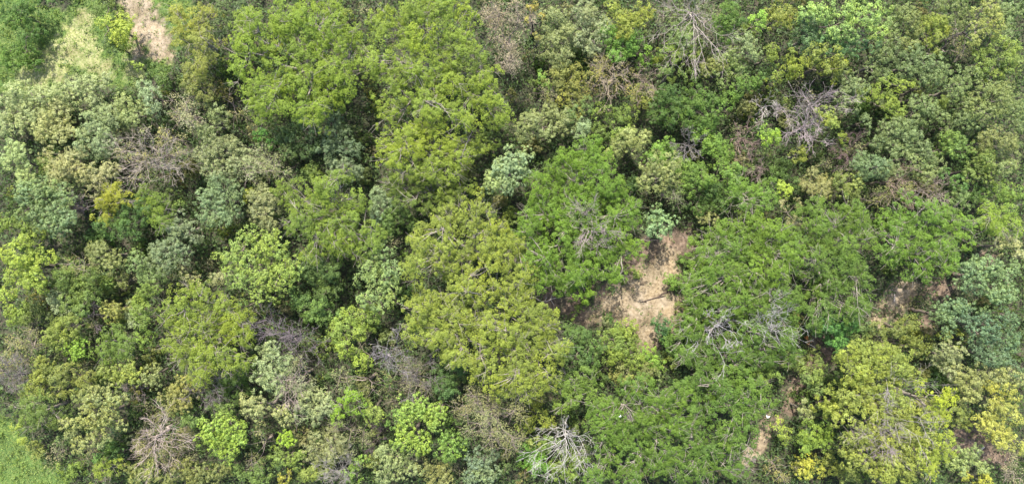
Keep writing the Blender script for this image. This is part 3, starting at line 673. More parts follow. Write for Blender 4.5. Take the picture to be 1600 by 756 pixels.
C|127,159,131|10|blue-green large-leafed lower limb crown beside brown gaps|1478,498,17;1490,480,14;1470,485,12;1485,515,12
C|111,146,130|9.5|slate-teal large-leafed tree near the right edge|1515,490,20;1540,500,20;1555,520,20;1530,520,16;1575,500,18;1590,525,16;1580,545,15
G|103,138,114|9|shaded teal crown below the slate-teal tree|1560,560,20;1585,575,16;1540,545,14
G|159,171,130|8.5|pale sage leafy tree above the yellow-green sprawling tree|1490,550,18;1505,560,18;1500,580,15;1480,565,12
F|134,148,90|7|olive crown between the white-streaked dirt and the pale sage tree|1417,515,17;1430,515,20;1395,520,17;1438,500,12
F|126,143,85|6|dull olive crown near the brown end of the trail|1380,545,16;1440,545,16;1365,530,12
F|150,168,80|14|sprawling yellow-green tree with grey limbs, upper part with lime tufts|1345,560,26;1375,560,26;1405,570,28;1340,590,26;1380,600,28;1425,585,22;1400,620,26;1320,575,16
F|157,172,90|14|sprawling yellow-green tree, lower part by the trail side|1345,635,26;1380,650,28;1420,650,28;1360,685,28;1400,695,30;1440,690,28;1350,720,24;1390,735,26;1430,735,26;1325,660,18
R|182,204,72|14.5|glowing yellow lobe on the rim of the sprawling yellow-green tree|1470,620,20;1480,640,18;1465,655,18;1455,605,14;1490,650,12
R|170,192,82|14|lower glowing yellow-green lobe beside the brown soil patch|1475,690,22;1465,715,22;1480,730,16;1490,705,14;1460,740,16
B|189,182,176|14.3|grey limbs showing through the sprawling yellow-green tree|1400,620,52;1350,632,0
B|184,170,168|14|lilac-grey twig fan inside the lower part of the sprawling tree|1375,700,30;1370,705,0
F|186,190,108|11|golden-yellow tree at the right edge, upper crown|1585,625,20;1595,610,14;1575,645,20;1595,650,18
F|186,190,108|10|golden-yellow lower crown that touches the brown soil patch|1550,665,17;1565,680,18;1585,685,18;1540,655,12;1560,695,12;1595,700,13
G|163,172,108|9|khaki leafy crown above the brown soil patch|1525,600,20;1545,590,18;1530,625,18;1510,585,13
G|166,175,114|8.5|dull sage crown at the right edge between teal and golden crowns|1570,590,16;1590,590,12
F|137,156,104|6|grey-green bush between the glowing lobe and the brown soil patch|1507,660,13;1500,640,10;1515,645,9
G|154,178,116|6|sage feathery bush below the brown soil patch|1520,718,18;1540,725,16;1505,730,16;1535,708,11
D|172,159,136|5|grey-lilac dry bush in the bottom right corner|1582,725,20;1595,740,14;1570,740,14
F|190,195,82|5|yellow-lime bush at the bottom edge near the corner|1540,748,13;1515,750,10
F|135,165,112|7|dark grey-green tree by the brown trail above the lime tufts|1275,590,20;1285,610,17;1274,608,11;1290,580,13
G|159,171,118|6|grey sage bush in the middle of the trail side|1256,645,12;1266,650,11;1260,635,9
F|164,186,76|7|yellow-lime bush at the bend of the trail|1225,678,15;1240,670,12;1235,690,12
F|132,168,72|8|green leafy tree right of the yellow-lime bush at the bend|1275,680,20;1290,695,18;1265,700,17;1295,670,14
F|150,171,86|8|olive-lime tree between the trail and the sprawling tree|1300,630,18;1315,645,17;1295,650,13;1310,615,13
D|168,154,92|5|brown-olive dry thicket at the bottom edge beside the trail|1207,742,15;1215,720,18;1220,745,16;1240,730,14
F|194,199,88|6|golden-lime bush at the bottom edge|1270,728,17;1285,740,16;1260,745,14
F|150,165,94|6|olive bush at the bottom edge right of the golden-lime bush|1310,735,18;1325,745,14;1305,720,12
F|124,156,76|8|leafy green tree above the green crown with the white speck|1180,580,18;1200,575,17;1215,590,15;1190,598,13
F|123,140,85|5|brownish-green thicket beside the rust-red bush|1250,560,18;1265,575,15;1240,580,13;1275,555,12
U|176,96,60|3|tiny rust-red bush beside the trail|1265,533,7
B|218,216,214|14|whitish bare branches over the green crowns east of the clearing|1122,518,34;1120,505,0
B|207,207,202|14|slim whitish branches crossing the green crown right of the clearing|1205,500,34;1170,510,0
B|205,191,184|7|short white fallen-looking twigs on the dirt at the bottom trail end|1165,722,15;1160,718,0
F|63,122,90|6|blue-green puff bush in front of the leaf litter|1032,503,11;1042,512,10;1035,520,9
F|106,154,72|6|soft green bush below the blue-green puff bush|1052,530,16;1060,550,14;1045,545,12
F|79,122,69|2.5|small dark shrub on the tan clearing|952,497,10
F|111,156,64|4|bright green feathery bush at the clearing's right rim|1058,440,16;1075,445,14
F|82,124,80|8|dark blue-green crown between the clearing and the olive-yellow tree|905,530,22;925,545,20;910,560,20;930,570,16;890,560,14
F|132,162,83|7.5|olive-green crown along the lower rim of the clearing|960,530,22;985,545,20;965,560,20;995,560,16;945,555,14
F|152,176,78|6|yellow-green bush on the lower rim of the clearing|985,515,14;970,510,11
F|140,148,104|7|khaki crown in the hollow below the clearing|980,590,20;1000,600,16;965,585,14;1010,580,14
F|127,174,72|6.5|lime-green bush right below the brown leaf litter|1015,560,16;1030,565,15;1020,580,13
G|116,148,79|9|olive-green crown under the mottled khaki tree|895,175,16;915,165,12
F|95,133,82|6|dark olive bush filling the gap left of the grey bare purple tree|395,470,14;380,480,10
F|124,156,82|2.5|low scrub at the clearing's left rim under the vivid green feathery tree|905,478,13;918,466,10;900,492,9
F|134,160,92|2|straggling low scrub in the upper middle of the clearing|985,425,10;1000,432,8;975,440,8
F|127,154,80|2.2|thin green scrub right across from the blue-green puff bush|1062,478,10;1072,490,9
B|191,177,170|14.6|pale bare twigs poking out of the vivid green crown|925,360,34;925,365,0
"""

# ---------------------------------------------------------------- ground: bare patches, trail and meadow, as masks in plan
# every patch: list of (px, py, radius px); strength fades at the rim
PATCH = {
    'dirt': [(990, 480, 31), (957, 482, 24), (1020, 475, 27), (1005, 442, 27), (1035, 420, 24), (1030, 450, 24), (1040, 400, 18), (925, 490, 12), (1075, 460, 14),
             (1010, 520, 20), (1045, 480, 24), (970, 452, 18),
             (1400, 465, 22), (1415, 455, 20), (1390, 480, 16), (1375, 500, 12),
             (1200, 662, 8), (1190, 680, 11), (1186, 690, 10), (1172, 714, 13), (1160, 722, 9), (1240, 612, 8),
             (215, 5, 24), (225, 25, 24), (238, 45, 22), (250, 62, 18), (245, 80, 16), (222, 55, 20), (215, 80, 14), (262, 85, 12), (205, 20, 14)],
    'soil': [(895, 480, 18), (915, 490, 18), (985, 415, 26), (1020, 395, 26), (1050, 500, 18), (940, 460, 16), (860, 468, 16), (1510, 688, 28), (1525, 700, 22), (1550, 708, 14), (1565, 715, 12), (1465, 455, 16), (1480, 450, 16), (1450, 505, 12), (1275, 530, 12), (1545, 410, 14), (1010, 530, 22), (1012, 512, 14), (1290, 553, 14), (1275, 565, 13), (1262, 580, 11), (1248, 600, 14), (1240, 620, 13), (1232, 640, 10), (1215, 655, 9), (1200, 665, 10), (1190, 685, 13),
             (1180, 705, 12), (1168, 716, 15), (1050, 385, 26), (1070, 375, 20)],
    'meadow': [(20, 90, 60), (70, 70, 60), (110, 60, 45), (60, 110, 45), (140, 40, 45), (150, 90, 40), (190, 70, 40), (190, 110, 30), (250, 30, 60), (5, 20, 60), (240, 90, 30),
               (15, 700, 40), (30, 735, 45), (70, 745, 30), (0, 745, 50), (10, 670, 25), (95, 750, 20)],
    'pale': [(215, 5, 20), (228, 28, 18), (242, 50, 17), (252, 70, 14), (222, 50, 12), (1402, 462, 10), (1396, 474, 8), (1187, 684, 8), (1172, 712, 9), (1000, 478, 16), (1035, 474, 12)],
    'dry': [(85, 112, 18), (110, 45, 12), (140, 75, 14), (60, 130, 14), (120, 60, 22), (100, 80, 24), (80, 95, 22), (60, 110, 20), (40, 122, 14), (130, 30, 16), (140, 95, 18), (158, 105, 16), (205, 95, 12), (205, 110, 14), (120, 85, 14)],
}


def mask(kind, x, y):
    """strength 0..1 of a ground patch at world x, y"""
    px, py = x * 10 + 800, 378 - y * 10
    m = np.zeros_like(px)
    wob = 4 * np.sin(px * 0.31 + py * 0.17) + 3.5 * np.sin(px * 0.13 - py * 0.37 + 1) + 2.5 * np.sin(px * 0.7 + py * 0.6)
    for (cx, cy, r) in PATCH[kind]:
        d = np.hypot(px - cx, py - cy) + wob
        m = np.maximum(m, np.clip((r - d) / 7.0 + 0.5, 0, 1))
    return m


def ground_material():
    m, nt, nd, lk = new_mat("forest_ground")
    out = N(nd, "ShaderNodeOutputMaterial")
    p = N(nd, "ShaderNodeBsdfPrincipled")
    p.inputs["Roughness"].default_value = 0.95
    tc = N(nd, "ShaderNodeTexCoord")

    def noise(scale, det=5.0):
        n = N(nd, "ShaderNodeTexNoise", ins={2: scale, 3: det})
        lk.new(tc.outputs["Object"], n.inputs[0])
        return n

    def ramp(src, cols, lo=0.32, hi=0.68):
        r = N(nd, "ShaderNodeValToRGB")
        e = r.color_ramp.elements
        e[0].position, e[1].position = lo, hi
        cols = [tuple(v * 0.66 for v in q) for q in cols]
        e[0].color = (*cols[0], 1)
        e[1].color = (*cols[-1], 1)
        for i, c in enumerate(cols[1:-1]):
            k = e.new(lo + (hi - lo) * (i + 1) / (len(cols) - 1))
            k.color = (*c, 1)
        lk.new(src.outputs[0], r.inputs[0])
        return r

    def attr(n):
        return N(nd, "ShaderNodeAttribute", attribute_name=n)

    def mixc(f, a, b):
        x = N(nd, "ShaderNodeMix", data_type='RGBA')
        lk.new(f, x.inputs[0])
        lk.new(a, x.inputs[6])
        lk.new(b, x.inputs[7])
        return x.outputs[2]
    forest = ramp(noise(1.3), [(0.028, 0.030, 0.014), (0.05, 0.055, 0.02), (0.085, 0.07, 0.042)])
    meadow = ramp(noise(2.2), [(0.045, 0.10, 0.012), (0.085, 0.16, 0.02), (0.15, 0.20, 0.045)])
    dry = ramp(noise(3.1), [(0.17, 0.20, 0.05), (0.30, 0.32, 0.11), (0.40, 0.36, 0.19)])
    dirt = ramp(noise(2.6), [(0.15, 0.108, 0.062), (0.28, 0.215, 0.125), (0.37, 0.295, 0.19)])
    soil = ramp(noise(2.0), [(0.085, 0.055, 0.034), (0.17, 0.118, 0.075), (0.27, 0.195, 0.135)])
    c = mixc(attr("meadow").outputs["Fac"], forest.outputs[0], meadow.outputs[0])
    c = mixc(attr("dry").outputs["Fac"], c, dry.outputs[0])
    c = mixc(attr("soil").outputs["Fac"], c, soil.outputs[0])
    c = mixc(attr("dirt").outputs["Fac"], c, dirt.outputs[0])
    pale = ramp(noise(1.6), [(0.22, 0.17, 0.105), (0.36, 0.285, 0.185), (0.44, 0.36, 0.25)])
    c = mixc(attr("pale").outputs["Fac"], c, pale.outputs[0])
    big = ramp(noise(0.35, 3.0), [(0.74, 0.72, 0.62), (1.15, 1.15, 1.2), (1.4, 1.35, 1.3)], 0.3, 0.7)
    vm = N(nd, "ShaderNodeVectorMath", operation='MULTIPLY')
    lk.new(c, vm.inputs[0])
    lk.new(big.outputs[0], vm.inputs[1])
    c = vm.outputs[0]
    lk.new(c, p.inputs["Base Color"])
    bmp = N(nd, "ShaderNodeBump", ins={0: 0.8, 1: 0.15})
    lk.new(noise(6.0, 8.0).outputs[0], bmp.inputs["Height"])
    lk.new(bmp.outputs[0], p.inputs["Normal"])
    lk.new(p.outputs[0], out.inputs[0])
    return m


def build_ground():
    gx = np.concatenate([[-900, -400, -200, -130], np.arange(-100, 100.1, 0.55), [130, 200, 400, 900]])
    gy = np.concatenate([[-900, -400, -200, -90], np.arange(-60, 60.1, 0.55), [90, 200, 400, 900]])
    X, Y = np.meshgrid(gx, gy)
    Z = terrain(X, Y)
    v = np.stack([X.ravel(), Y.ravel(), Z.ravel()], 1)
    nx, ny = len(gx), len(gy)
    i = (np.arange(ny - 1)[:, None] * nx + np.arange(nx - 1)[None, :]).ravel()
    f = np.stack([i, i + 1, i + nx + 1, i + nx], 1)
    me = mesh_np("ground", v, f, ground_material())
    me.polygons.foreach_set("use_smooth", np.ones(len(f), dtype=bool))
    for k in PATCH:
        a = me.attributes.new(k, 'FLOAT', 'POINT')
        a.data.foreach_set("value", mask(k, X.ravel(), Y.ravel()).astype(np.float32))
    o = link("ground", me)
    o["kind"] = "structure"


build_ground()


# ---------------------------------------------------------------- low cover that nobody could count
def scatter(name, n, size, zr, colr, box, keep, mat, seed, cluster=None, flat=0.5, wid=0.5, label=None):
    rng = np.random.default_rng(seed)
    x = rng.uniform(box[0], box[1], n)
    y = rng.uniform(box[2], box[3], n)
    k = rng.random(n) < keep(x, y)
    x, y = x[k], y[k]
    if cluster:
        cn, cr = cluster
        x = (x[:, None] + rng.normal(0, cr, (len(x), cn))).ravel()
        y = (y[:, None] + rng.normal(0, cr, (len(y), cn))).ravel()
        zc = np.repeat(rng.uniform(0.2, 1, len(x) // cn), cn) * rng.uniform(0.6, 1.05, len(x))
    else:
        zc = rng.random(len(x))
    n = len(x)
    z = terrain(x, y) + zr[0] + (zr[1] - zr[0]) * zc
    p = np.stack([x, y, z], 1)
    t = rng.normal(size=(n, 3))
    t[:, 2] *= flat
    t = unit(t)
    nn = unit(rng.normal(size=(n, 3)) + np.array([0, 0, 0.6]))
    s = unit(np.cross(nn, t))
    L = size * rng.uniform(0.6, 1.4, (n, 1)) * 0.5
    W = L * wid
    vs = np.stack([p - t * L - s * W, p - t * L + s * W, p + t * L], 1).reshape(-1, 3)
    f = np.arange(n * 3).reshape(-1, 3)
    me = mesh_np(name, vs, f, mat, dict(tint=np.clip(rng.normal(0.5, 0.25, n), 0, 1), warm=np.clip(rng.normal(0.4, 0.35, n), 0, 1)))
    o = link(name, me, color=colr)
    o["kind"] = "stuff"
    if label:
        o["label"] = label
    return o


BOX = (-92, 92, -50, 50)


def openness(x, y):
    return np.maximum(np.maximum(mask('dirt', x, y), mask('soil', x, y)), mask('meadow', x, y))


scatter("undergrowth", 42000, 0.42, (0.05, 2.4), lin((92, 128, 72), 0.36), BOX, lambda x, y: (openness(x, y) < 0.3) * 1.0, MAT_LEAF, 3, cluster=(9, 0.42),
        label="dark green undergrowth of the forest floor, seen in the gaps between crowns")
scatter("meadow_grass", 90000, 0.34, (0.0, 0.22), lin((143, 174, 80), 0.5), (-82, -50, -40, 40),
        lambda x, y: np.clip(mask('meadow', x, y) - mask('dirt', x, y) * 0.85 - mask('dry', x, y) * 0.75, 0, 1), MAT_DRY, 4, flat=1.5, wid=0.22,
        label="bright green grass on the open slope and meadow corner")
scatter("dry_grass", 60000, 0.30, (0.0, 0.14), lin((207, 197, 154), 0.46), (-82, 82, -42, 40),
        lambda x, y: np.clip(mask('dirt', x, y) * 0.5 + mask('dry', x, y) * 0.9 + mask('soil', x, y) * 0.25, 0, 1), MAT_DRY, 5, flat=0.5, wid=0.2,
        label="straw-coloured dry grass and litter on the bare patches")
scatter("meadow_weeds", 2600, 0.30, (0.05, 0.6), lin((134, 169, 76), 0.42), (-82, -50, -40, 40),
        lambda x, y: np.clip(mask('meadow', x, y) - mask('dirt', x, y) * 0.9 - mask('dry', x, y) * 0.7, 0, 1) * 0.6, MAT_LEAF, 6, cluster=(12, 0.22),
        label="leafy weeds dotted through the open grass")
scatter("clearing_weeds", 9000, 0.26, (0.05, 0.5), lin((125, 154, 82), 0.4), (-82, 82, -42, 40),
        lambda x, y: np.clip(mask('dirt', x, y) * (1.15 - mask('dirt', x, y)) * 2.2, 0.12, 0.7) * (openness(x, y) > 0.05), MAT_LEAF, 7, cluster=(10, 0.25),
        label="sparse green weeds on the tan clearing and trail")

# ---------------------------------------------------------------- trees
NAME = {'R': 'feathery_tree', 'C': 'clumped_tree', 'S': 'rosette_leaved_tree', 'G': 'leafy_tree', 'F': 'broadleaf_tree', 'D': 'dry_tree', 'B': 'bare_tree', 'U': 'shrub'}
GROUPS = {'R': 'feathery spreading trees', 'C': 'trees with knobbly clumped crowns', 'S': 'trees with rosettes of leaves', 'G': 'pale and grey-green leafy trees',
          'F': 'green broad-leaved trees', 'D': 'dry twiggy trees', 'B': 'bare leafless trees', 'U': 'shrubs'}
BARK = {'R': (201, 192, 174), 'C': (156, 141, 123), 'S': (168, 154, 134), 'G': (170, 160, 140), 'F': (155, 144, 120), 'D': (184, 168, 152), 'U': (155, 144, 120)}
placed = []


def tree_wood(segs_out, base, top_z, c, rad, kind, rng):
    """trunk, limbs and twigs of a leafy tree in local coordinates"""
    c = np.array(c)
    cen = c[:, :2].mean(0)
    fork = np.array([cen[0] * 0.5, cen[1] * 0.5, max(0.6, (top_z - base) * 0.42)])
    R = max(1.0, np.percentile(np.linalg.norm(c[:, :2] - cen, axis=1), 90))
    tr = 0.035 * (top_z - base) * 0.45 + 0.035 * R
    trunk = poly_segs(wiggle((0, 0, -0.4), fork, 4, 0.02, rng), tr * 1.35, tr * 0.85)
    n_main = int(min(8, max(3, len(c) // 6)))
    sel = rng.permutation(len(c))
    ang = np.arctan2(c[:, 1] - cen[1], c[:, 0] - cen[0])
    mains = []
    for k in range(n_main):
        tgt = 2 * math.pi * (k + rng.uniform(-0.3, 0.3)) / n_main - math.pi
        dd = np.abs((ang - tgt + math.pi) % (2 * math.pi) - math.pi) + 0.25 * np.abs(np.linalg.norm(c[:, :2] - cen, axis=1) / R - 0.62)
        i = int(np.argmin(dd))
        end = c[i] + np.array([0, 0, -rad[i] * 0.35])
        pts = wiggle(fork, end, 5, 0.035, rng, -0.02)
        mains.append(pts)
        segs_out += poly_segs(pts, tr * 0.5, tr * 0.14)
    allp = np.array([p for m in mains for p in m[1:]])
    n_sub = int(min(len(c), 150))
    for i in sel[:n_sub]:
        d = np.linalg.norm(allp - c[i], axis=1)
        a = allp[int(np.argmin(d))]
        up = {'R': 0.42, 'D': 0.5, 'S': 0.1, 'G': 0.12}.get(kind, 0.0)
        end = c[i] + np.array([0, 0, rad[i] * up * 0.6])
        pts = wiggle(a, end, 3, 0.05, rng, 0.0)
        segs_out += poly_segs(pts, tr * 0.12 + 0.012, 0.018)
        if kind in 'RD' and rng.random() < (0.42 if kind == 'R' else 0.9):
            outw = unit(np.array([end[0] - fork[0], end[1] - fork[1], 0.15]))
            for q in range(4 if kind == 'R' else 6):
                dv = unit(rng.normal(size=3) * np.array([0.6, 0.6, 0.12]) + outw * (0.8 if kind == 'R' else 0.2) + np.array([0, 0, 0.12]))
                e2 = end + dv * rad[i] * rng.uniform(0.9, 1.9)
                m2 = (end + e2) / 2 + rng.normal(size=3) * 0.08
                segs_out.append((end, m2, 0.022, 0.018))
                segs_out.append((m2, e2, 0.018, 0.010))
    return trunk


CURVE = {}


def build_tree(kind, rgb, top, label, lobes_px, seed, bark=None, group=None, dens=1.0):
    rng = np.random.default_rng(seed)
    k = (H - top) / H * 0.1
    W = []
    for (px, py, r) in lobes_px:
        x, y = at(px, py, top - 0.5)
        W.append((x, y, r * k, top))
    wx = np.array(W)
    w = wx[:, 2] ** 2
    bx, by = (wx[:, 0] * w).sum() / w.sum(), (wx[:, 1] * w).sum() / w.sum()
    gz = float(terrain(bx, by))
    small = wx[:, 2].max() < 1.3
    t = thing(NAME[kind], label, 'shrub' if (kind == 'U' or top <= 5.5) and kind != 'B' else 'tree', (bx, by, gz), group or GROUPS[kind])
    if t["category"] == 'shrub':
        t.name = 'shrub'
        t["group"] = GROUPS['U']
    loc = [(x - bx, y - by, r, z - gz + rng.uniform(-0.5, 0.3) * min(1.0, r / 3)) for (x, y, r, z) in W]
    sc = 0.72 if small else 1.0
    me, c, rad = crown_mesh("crown", loc, kind, rng, sc, dens)
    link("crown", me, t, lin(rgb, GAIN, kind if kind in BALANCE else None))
    segs = []
    trunk = tree_wood(segs, 0, top - gz, c, rad, kind, rng)
    bc = lin(bark or BARK[kind], 0.30)
    link("trunk", tube_mesh("trunk", trunk, 6), t, bc)
    if segs:
        link("branchwork", tube_mesh("branchwork", segs, 3), t, bc)
    placed.append((kind, rgb, label, lobes_px))
    return t


def build_bare(rgb, top, label, crown_px, foot_px, seed):
    rng = np.random.default_rng(seed)
    px, py, r = crown_px
    cx, cy = at(px, py, top - 1)
    fx, fy = at(foot_px[0], foot_px[1], top * 0.55)
    R = r * 0.1 * (H - top) / H
    gz = float(terrain(fx, fy))
    t = thing('bare_tree', label, 'bare tree', (fx, fy, gz), GROUPS['B'])
    hh = top - gz
    dense = ('dense' in label) or ('twig' in label)
    off = np.array([cx - fx, cy - fy, 0.0])
    tr = 0.026 + 0.015 * R + 0.004 * hh
    tip = off * 0.45 + np.array([rng.normal(0, 0.2), rng.normal(0, 0.2), hh * 0.8])
    tp = wiggle((0, 0, -0.4), tip, 8, 0.022, rng)
    bc = lin(rgb, 0.36)
    link("trunk", tube_mesh("trunk", poly_segs(tp, tr * 1.5, tr * 0.6), 7), t, bc)
    open_ = any(w in label for w in ('radiating', 'fanning', 'long-limbed', 'star-shaped', 'forked whitish'))
    if open_:
        tr *= 1.1
        bc = lin(rgb, 0.38)
    nl = 5 if R < 2 else (8 if R < 3.5 else (13 if open_ else 12))
    for k in range(nl):
        a = 2 * math.pi * (k + rng.uniform(-0.45, 0.45)) / nl
        s = int(rng.integers(6, 9)) if open_ else int(rng.integers(4, 9))
        st = tp[s]
        tgt = off + np.array([math.cos(a), math.sin(a), 0]) * R * (rng.uniform(0.65, 1.0) if open_ else rng.uniform(0.4, 1.0)) + np.array([0, 0, hh - rng.uniform(0.0, 2.4)])
        d = tgt - st
        L = np.linalg.norm(d)
        d = d / L
        r0 = tr * (1.0 - 0.07 * s) * rng.uniform(0.6, 0.95)
        segs = []
        mid = st + d * L * 0.45 + rng.normal(size=3) * L * 0.09 + np.array([0, 0, L * 0.05])
        lp = wiggle(st, mid, 4, 0.05, rng)
        segs += poly_segs(lp, r0, r0 * 0.65)
        d2 = unit(tgt - mid)
        lev = 3 if R > 1.3 else 2
        grow(mid, d2, L * 0.5, r0 * 0.6, lev, rng, segs, 0.45 if open_ else 0.55, 0.05, 4 if dense and not open_ else 3, 0.013 if open_ else 0.013)
        for j in range(2):
            dd = unit(d + rng.normal(size=3) * 0.6)
            grow(lp[int(rng.integers(1, 4))].copy(), dd, L * rng.uniform(0.2, 0.45), r0 * 0.4, lev - 1, rng, segs, 0.55, 0.05, 3, 0.012)
        link("limb", tube_mesh("limb", segs, 3), t, bc)
    placed.append(('B', rgb, label, [crown_px]))
    return t


n_t = 0
for line in TREES.strip().split("\n"):
    kind, col, top, label, lob = line.split("|")
    rgb = tuple(float(v) for v in col.split(","))
    top = float(top)
    top = top if top < 8 else 8 + (top - 8) * 0.9
    pts = [tuple(float(v) for v in s.split(",")) for s in lob.split(";")]
    n_t += 1
    if kind == 'B':
        build_bare(rgb, float(top), label, pts[0], pts[1], 1000 + n_t)
    else:
        build_tree(kind, rgb, float(top), label, pts, 1000 + n_t)

# ---------------------------------------------------------------- lower shrubs in what the crowns leave open
G = 5                                                     # coverage raster, photo px per cell
cw, ch = 1600 // G, 756 // G + 1
cov = np.zeros((ch, cw), bool)
yy, xx = np.mgrid[0:ch, 0:cw]
PX, PY = xx * G + G / 2, yy * G + G / 2
for kind, rgb, label, lobes in placed:
    if kind == 'B':
        continue
    for (x, y, r) in lobes:
        cov |= (PX - x) ** 2 + (PY - y) ** 2 < (r * 0.93) ** 2
opn = openness((PX - 800) * 0.1, (378 - PY) * 0.1) > 0.35
free = ~cov & ~opn

PAL = [((127, 154, 88), "olive-green"), ((142, 165, 100), "light green"), ((148, 160, 116), "sage"), ((160, 157, 112), "khaki"), ((107, 144, 80), "mid green"), ((86, 121, 76), "dark green"), ((154, 144, 114), "brownish-khaki"), ((123, 150, 112), "grey-green"),
       ((163, 179, 90), "yellow-green")]
SHORT = [(l[2], l[3]) for l in placed]
protos = {}
for kd in ('F', 'G', 'U', 'D'):
    for v in range(3):
        rg = np.random.default_rng(500 + v + ord(kd))
        lob = [(0, 0, 1.0, 2.4)] + [(rg.uniform(-.7, .7), rg.uniform(-.7, .7), rg.uniform(.55, .8), rg.uniform(1.9, 2.4)) for _ in range(3)]
        me, c, rad = crown_mesh("crown", lob, kd, rg, 0.75)
        segs = []
        tr = tree_wood(segs, 0, 2.4, c, rad, kd, rg)
        protos[(kd, v)] = (me, tube_mesh("trunk", tr, 5), tube_mesh("branchwork", segs, 3))

frng = np.random.default_rng(77)
used_labels = set(p[2] for p in placed)
fill = []
cand = np.argwhere(free)
frng.shuffle(cand)
for (j, i) in cand:
    px, py = PX[j, i], PY[j, i]
    r = frng.uniform(11, 19)
    if any((px - a) ** 2 + (py - b) ** 2 < (0.72 * (r + rr)) ** 2 for a, b, rr in fill):
        continue
    win = (PX - px) ** 2 + (PY - py) ** 2 < r * r
    if (free & win).sum() < 0.42 * win.sum():
        continue
    if opn[win].mean() > 0.2:
        continue
    fill.append((px, py, r))
fill = fill[:230]
TRAITS = ["leafy", "loose", "low", "rounded", "uneven", "bushy", "open-crowned", "thin"]
for n, (px, py, r) in enumerate(fill):
    # its neighbours in the photograph decide its colour family and how it is told apart
    dist = []
    for kind, rgb, label, lobes in placed:
        dmin = min((math.hypot(px - x, py - y) - rr, math.atan2(y - py, x - px)) for x, y, rr in lobes)
        dist.append((dmin[0], kind, rgb, label))
    dist.sort(key=lambda q: q[0])
    ci = int(frng.integers(len(PAL)))
    rgb = tuple(0.95 * q for q in PAL[ci][0])
    kd = ['F', 'G', 'U', 'F', 'D'][int(frng.integers(5))]
    if kd == 'D':
        rgb, word = (156, 147, 117), "brown-grey"
    else:
        word = PAL[ci][1]
    top = float(np.clip(r * 0.32 + frng.uniform(-0.6, 1.6), 2.4, 7.5))

    def brief(s):
        w = s.split()
        for cut in (" with ", " reaches ", " lit ", " cut ", " thicket at ", " showing ", " holding ", " tangled ", " speckled ", " crossing ", " poking ", " stretching ", " beneath ", " inside ", " carved ", " beside ", " above ", " below ", " at ", " near ", " between ", " under ", " in ", " just ", " next ", " left ", " right ", " that ", " on ", " whose ", " squeezed ",
                    " behind ", " by ", " over ", " carrying ", " growing ", " standing ", " touching ", " cut ", " lying ", " to ", " around ", " along ", " among ", " scattered ", " filling ", " cast ", " reaching ", ","):
            s = s.split(cut)[0]
        w = s.split()[:6]
        while w[-1] in ("of", "just", "the", "end", "speckled", "side", "half"):
            w.pop()
        return " ".join(w)
    a = brief(dist[0][3])
    b = next((brief(q[3]) for q in dist[1:] if brief(q[3]) != a), "another")
    tw = TRAITS[int(frng.integers(len(TRAITS)))]
    lab = f"{tw} {word} {'small tree' if top > 5 else 'shrub'} between {a} and {b}"
    lab = " ".join(lab.split()[:16])
    tries = 0
    while lab in used_labels and tries < 40:
        tries += 1
        tw = TRAITS[int(frng.integers(len(TRAITS)))]
        b = brief(dist[1 + tries // 8][3])
        lab = " ".join(f"{tw} {word} {'small tree' if top > 5 else 'shrub'} between {a} and {b}".split()[:16])
    used_labels.add(lab)
    x, y = at(px, py, top)
    gz = float(terrain(x, y))
    t = thing('shrub' if top <= 5 else 'small_tree', lab, 'shrub' if top <= 5 else 'tree', (x, y, gz), 'low shrubs and small trees between the big crowns')
    s = r * 0.1 * (H - top) / H / 1.25
    t.scale = (s, s, (top - gz) / 2.4)
    t.rotation_euler = (0, 0, frng.uniform(0, 6.28))
    me, tr, br = protos[(kd, int(frng.integers(3)))]
    link("crown", me, t, lin(rgb, GAIN, kd))
    link("trunk", tr, t, lin(BARK['F'], 0.30))
    link("branchwork", br, t, lin(BARK['F'], 0.30))
print("fillers", len(fill))

# ---------------------------------------------------------------- fallen wood and small oddments
def fallen(name, label, cat, pts_px, r0, r1, rgb, twigs=2, lift=0.12, seed=1):
    rng = np.random.default_rng(seed)
    P = []
    for (px, py) in pts_px:
        x, y = at(px, py, 0.3)
        P.append(np.array([x, y, float(terrain(x, y)) + lift]))
    o0 = P[0].copy()
    L = [p - o0 for p in P]
    me = tube_mesh(name, poly_segs(L, r0, r1), 8)
    if twigs == 0:
        o = link(name, me, None, lin(rgb, 0.5), o0)
        o["label"], o["category"] = label, cat
        return o
    t = thing(name, label, cat, o0)
    link("stem", me, t, lin(rgb, 0.5))
    for k in range(twigs):
        i = int(rng.integers(1, len(L)))
        d = unit(L[i] - L[i - 1] + rng.normal(size=3) * np.array([0.3, 0.3, 0.1]))
        sg = []
        grow(L[i - 1] + (L[i] - L[i - 1]) * 0.6, unit(d + np.array([-d[1], d[0], 0.2]) * rng.choice([-1, 1]) * 0.7), 0.9, r1 * 0.9, 1, rng, sg, 0.5, 0.0, 2, 0.02)
        link("twig", tube_mesh("twig", sg, 4), t, lin(rgb, 0.5))
    return t


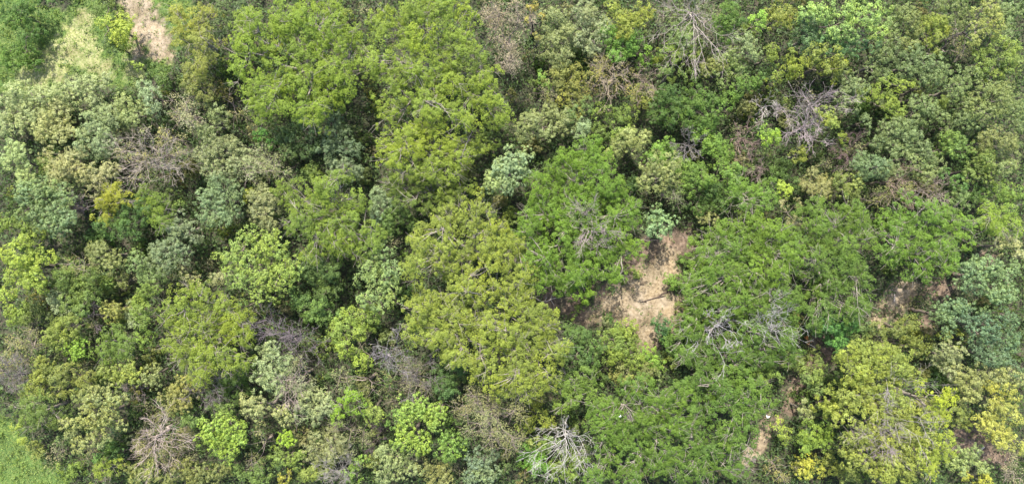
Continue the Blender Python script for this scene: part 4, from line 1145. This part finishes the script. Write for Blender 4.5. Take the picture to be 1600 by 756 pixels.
fallen("fallen_branch", "crooked whitish fallen branch on dark ground beside the vivid green feathery tree", "fallen branch",
       [(838, 466), (846, 471), (855, 470), (863, 466), (873, 464)], 0.10, 0.09, (200, 185, 168), 3, seed=5)
fallen("fallen_log", "straight pale log lying at the brown soil patch by the golden-yellow tree", "log", [(1522, 705), (1534, 696)], 0.13, 0.11, (216, 208, 196), 0)
fallen("fallen_branch", "thin whitish stick lying at the wide pale patch with tan earth", "fallen branch", [(1399, 472), (1401, 464), (1400, 455)], 0.09, 0.06, (224, 214, 200), 2, seed=8)
fallen("exposed_root", "dark bent root lying across the tan clearing between its two halves", "root",
       [(1000, 472), (1010, 469), (1020, 466), (1028, 464), (1034, 459), (1044, 456)], 0.07, 0.13, (74, 58, 44), 2, 0.05, seed=9)


def scrap(label, px, py, z, s, rot):
    """thin sheet folded in the middle, with a rolled rim"""
    x, y = at(px, py, z)
    vs, fs = [], []
    n = 6
    for side in (0, 1):
        for i in range(n + 1):
            u = i / n
            for t_ in (0, 0.02):
                d = (math.cos(rot + side * 1.3), math.sin(rot + side * 1.3))
                w = s * (0.32 - 0.16 * u)
                ox, oy = d[0] * u * s, d[1] * u * s
                nx, ny = -d[1] * w, d[0] * w
                vs.append((ox - nx * 0.5, oy - ny * 0.5, 0.05 * math.sin(u * 6) + t_ + 0.1 * u))
                vs.append((ox + nx * 0.5, oy + ny * 0.5, 0.05 * math.cos(u * 5) + t_ + 0.12 * u))
        b = side * (n + 1) * 4
        for i in range(n):
            a = b + i * 4
            c = a + 4
            fs += [(a, a + 1, c + 1, c), (a + 2, c + 2, c + 3, a + 3), (a, c, c + 2, a + 2), (a + 1, a + 3, c + 3, c + 1)]
    m, nt, nd, lk = new_mat("white_scrap")
    out = N(nd, "ShaderNodeOutputMaterial")
    p = N(nd, "ShaderNodeBsdfPrincipled")
    noi = N(nd, "ShaderNodeTexNoise", ins={2: 5.0})
    mr = N(nd, "ShaderNodeMapRange", ins={3: 0.55, 4: 0.85})
    lk.new(noi.outputs[0], mr.inputs[0])
    lk.new(mr.outputs[0], p.inputs["Base Color"])
    lk.new(p.outputs[0], out.inputs[0])
    me = mesh_np("scrap", np.array(vs), np.array(fs), m)
    o = link("white_scrap", me, loc=(x, y, z))
    o["label"], o["category"] = label, "scrap"


scrap("small V-shaped white scrap caught on the green crown beside the pale dirt trail", 1199, 652, 11.9, 0.42, 0.6)
scrap("tiny off-white scrap resting on the green crown right of the whitest bare tree", 970, 650, 12.9, 0.28, 1.9)

tris = sum(sum(len(p.vertices) - 2 for p in m.polygons[:1]) * len(m.polygons) for m in bpy.data.meshes if len(m.polygons))
print("unique triangles", tris, "objects", len(bpy.data.objects))
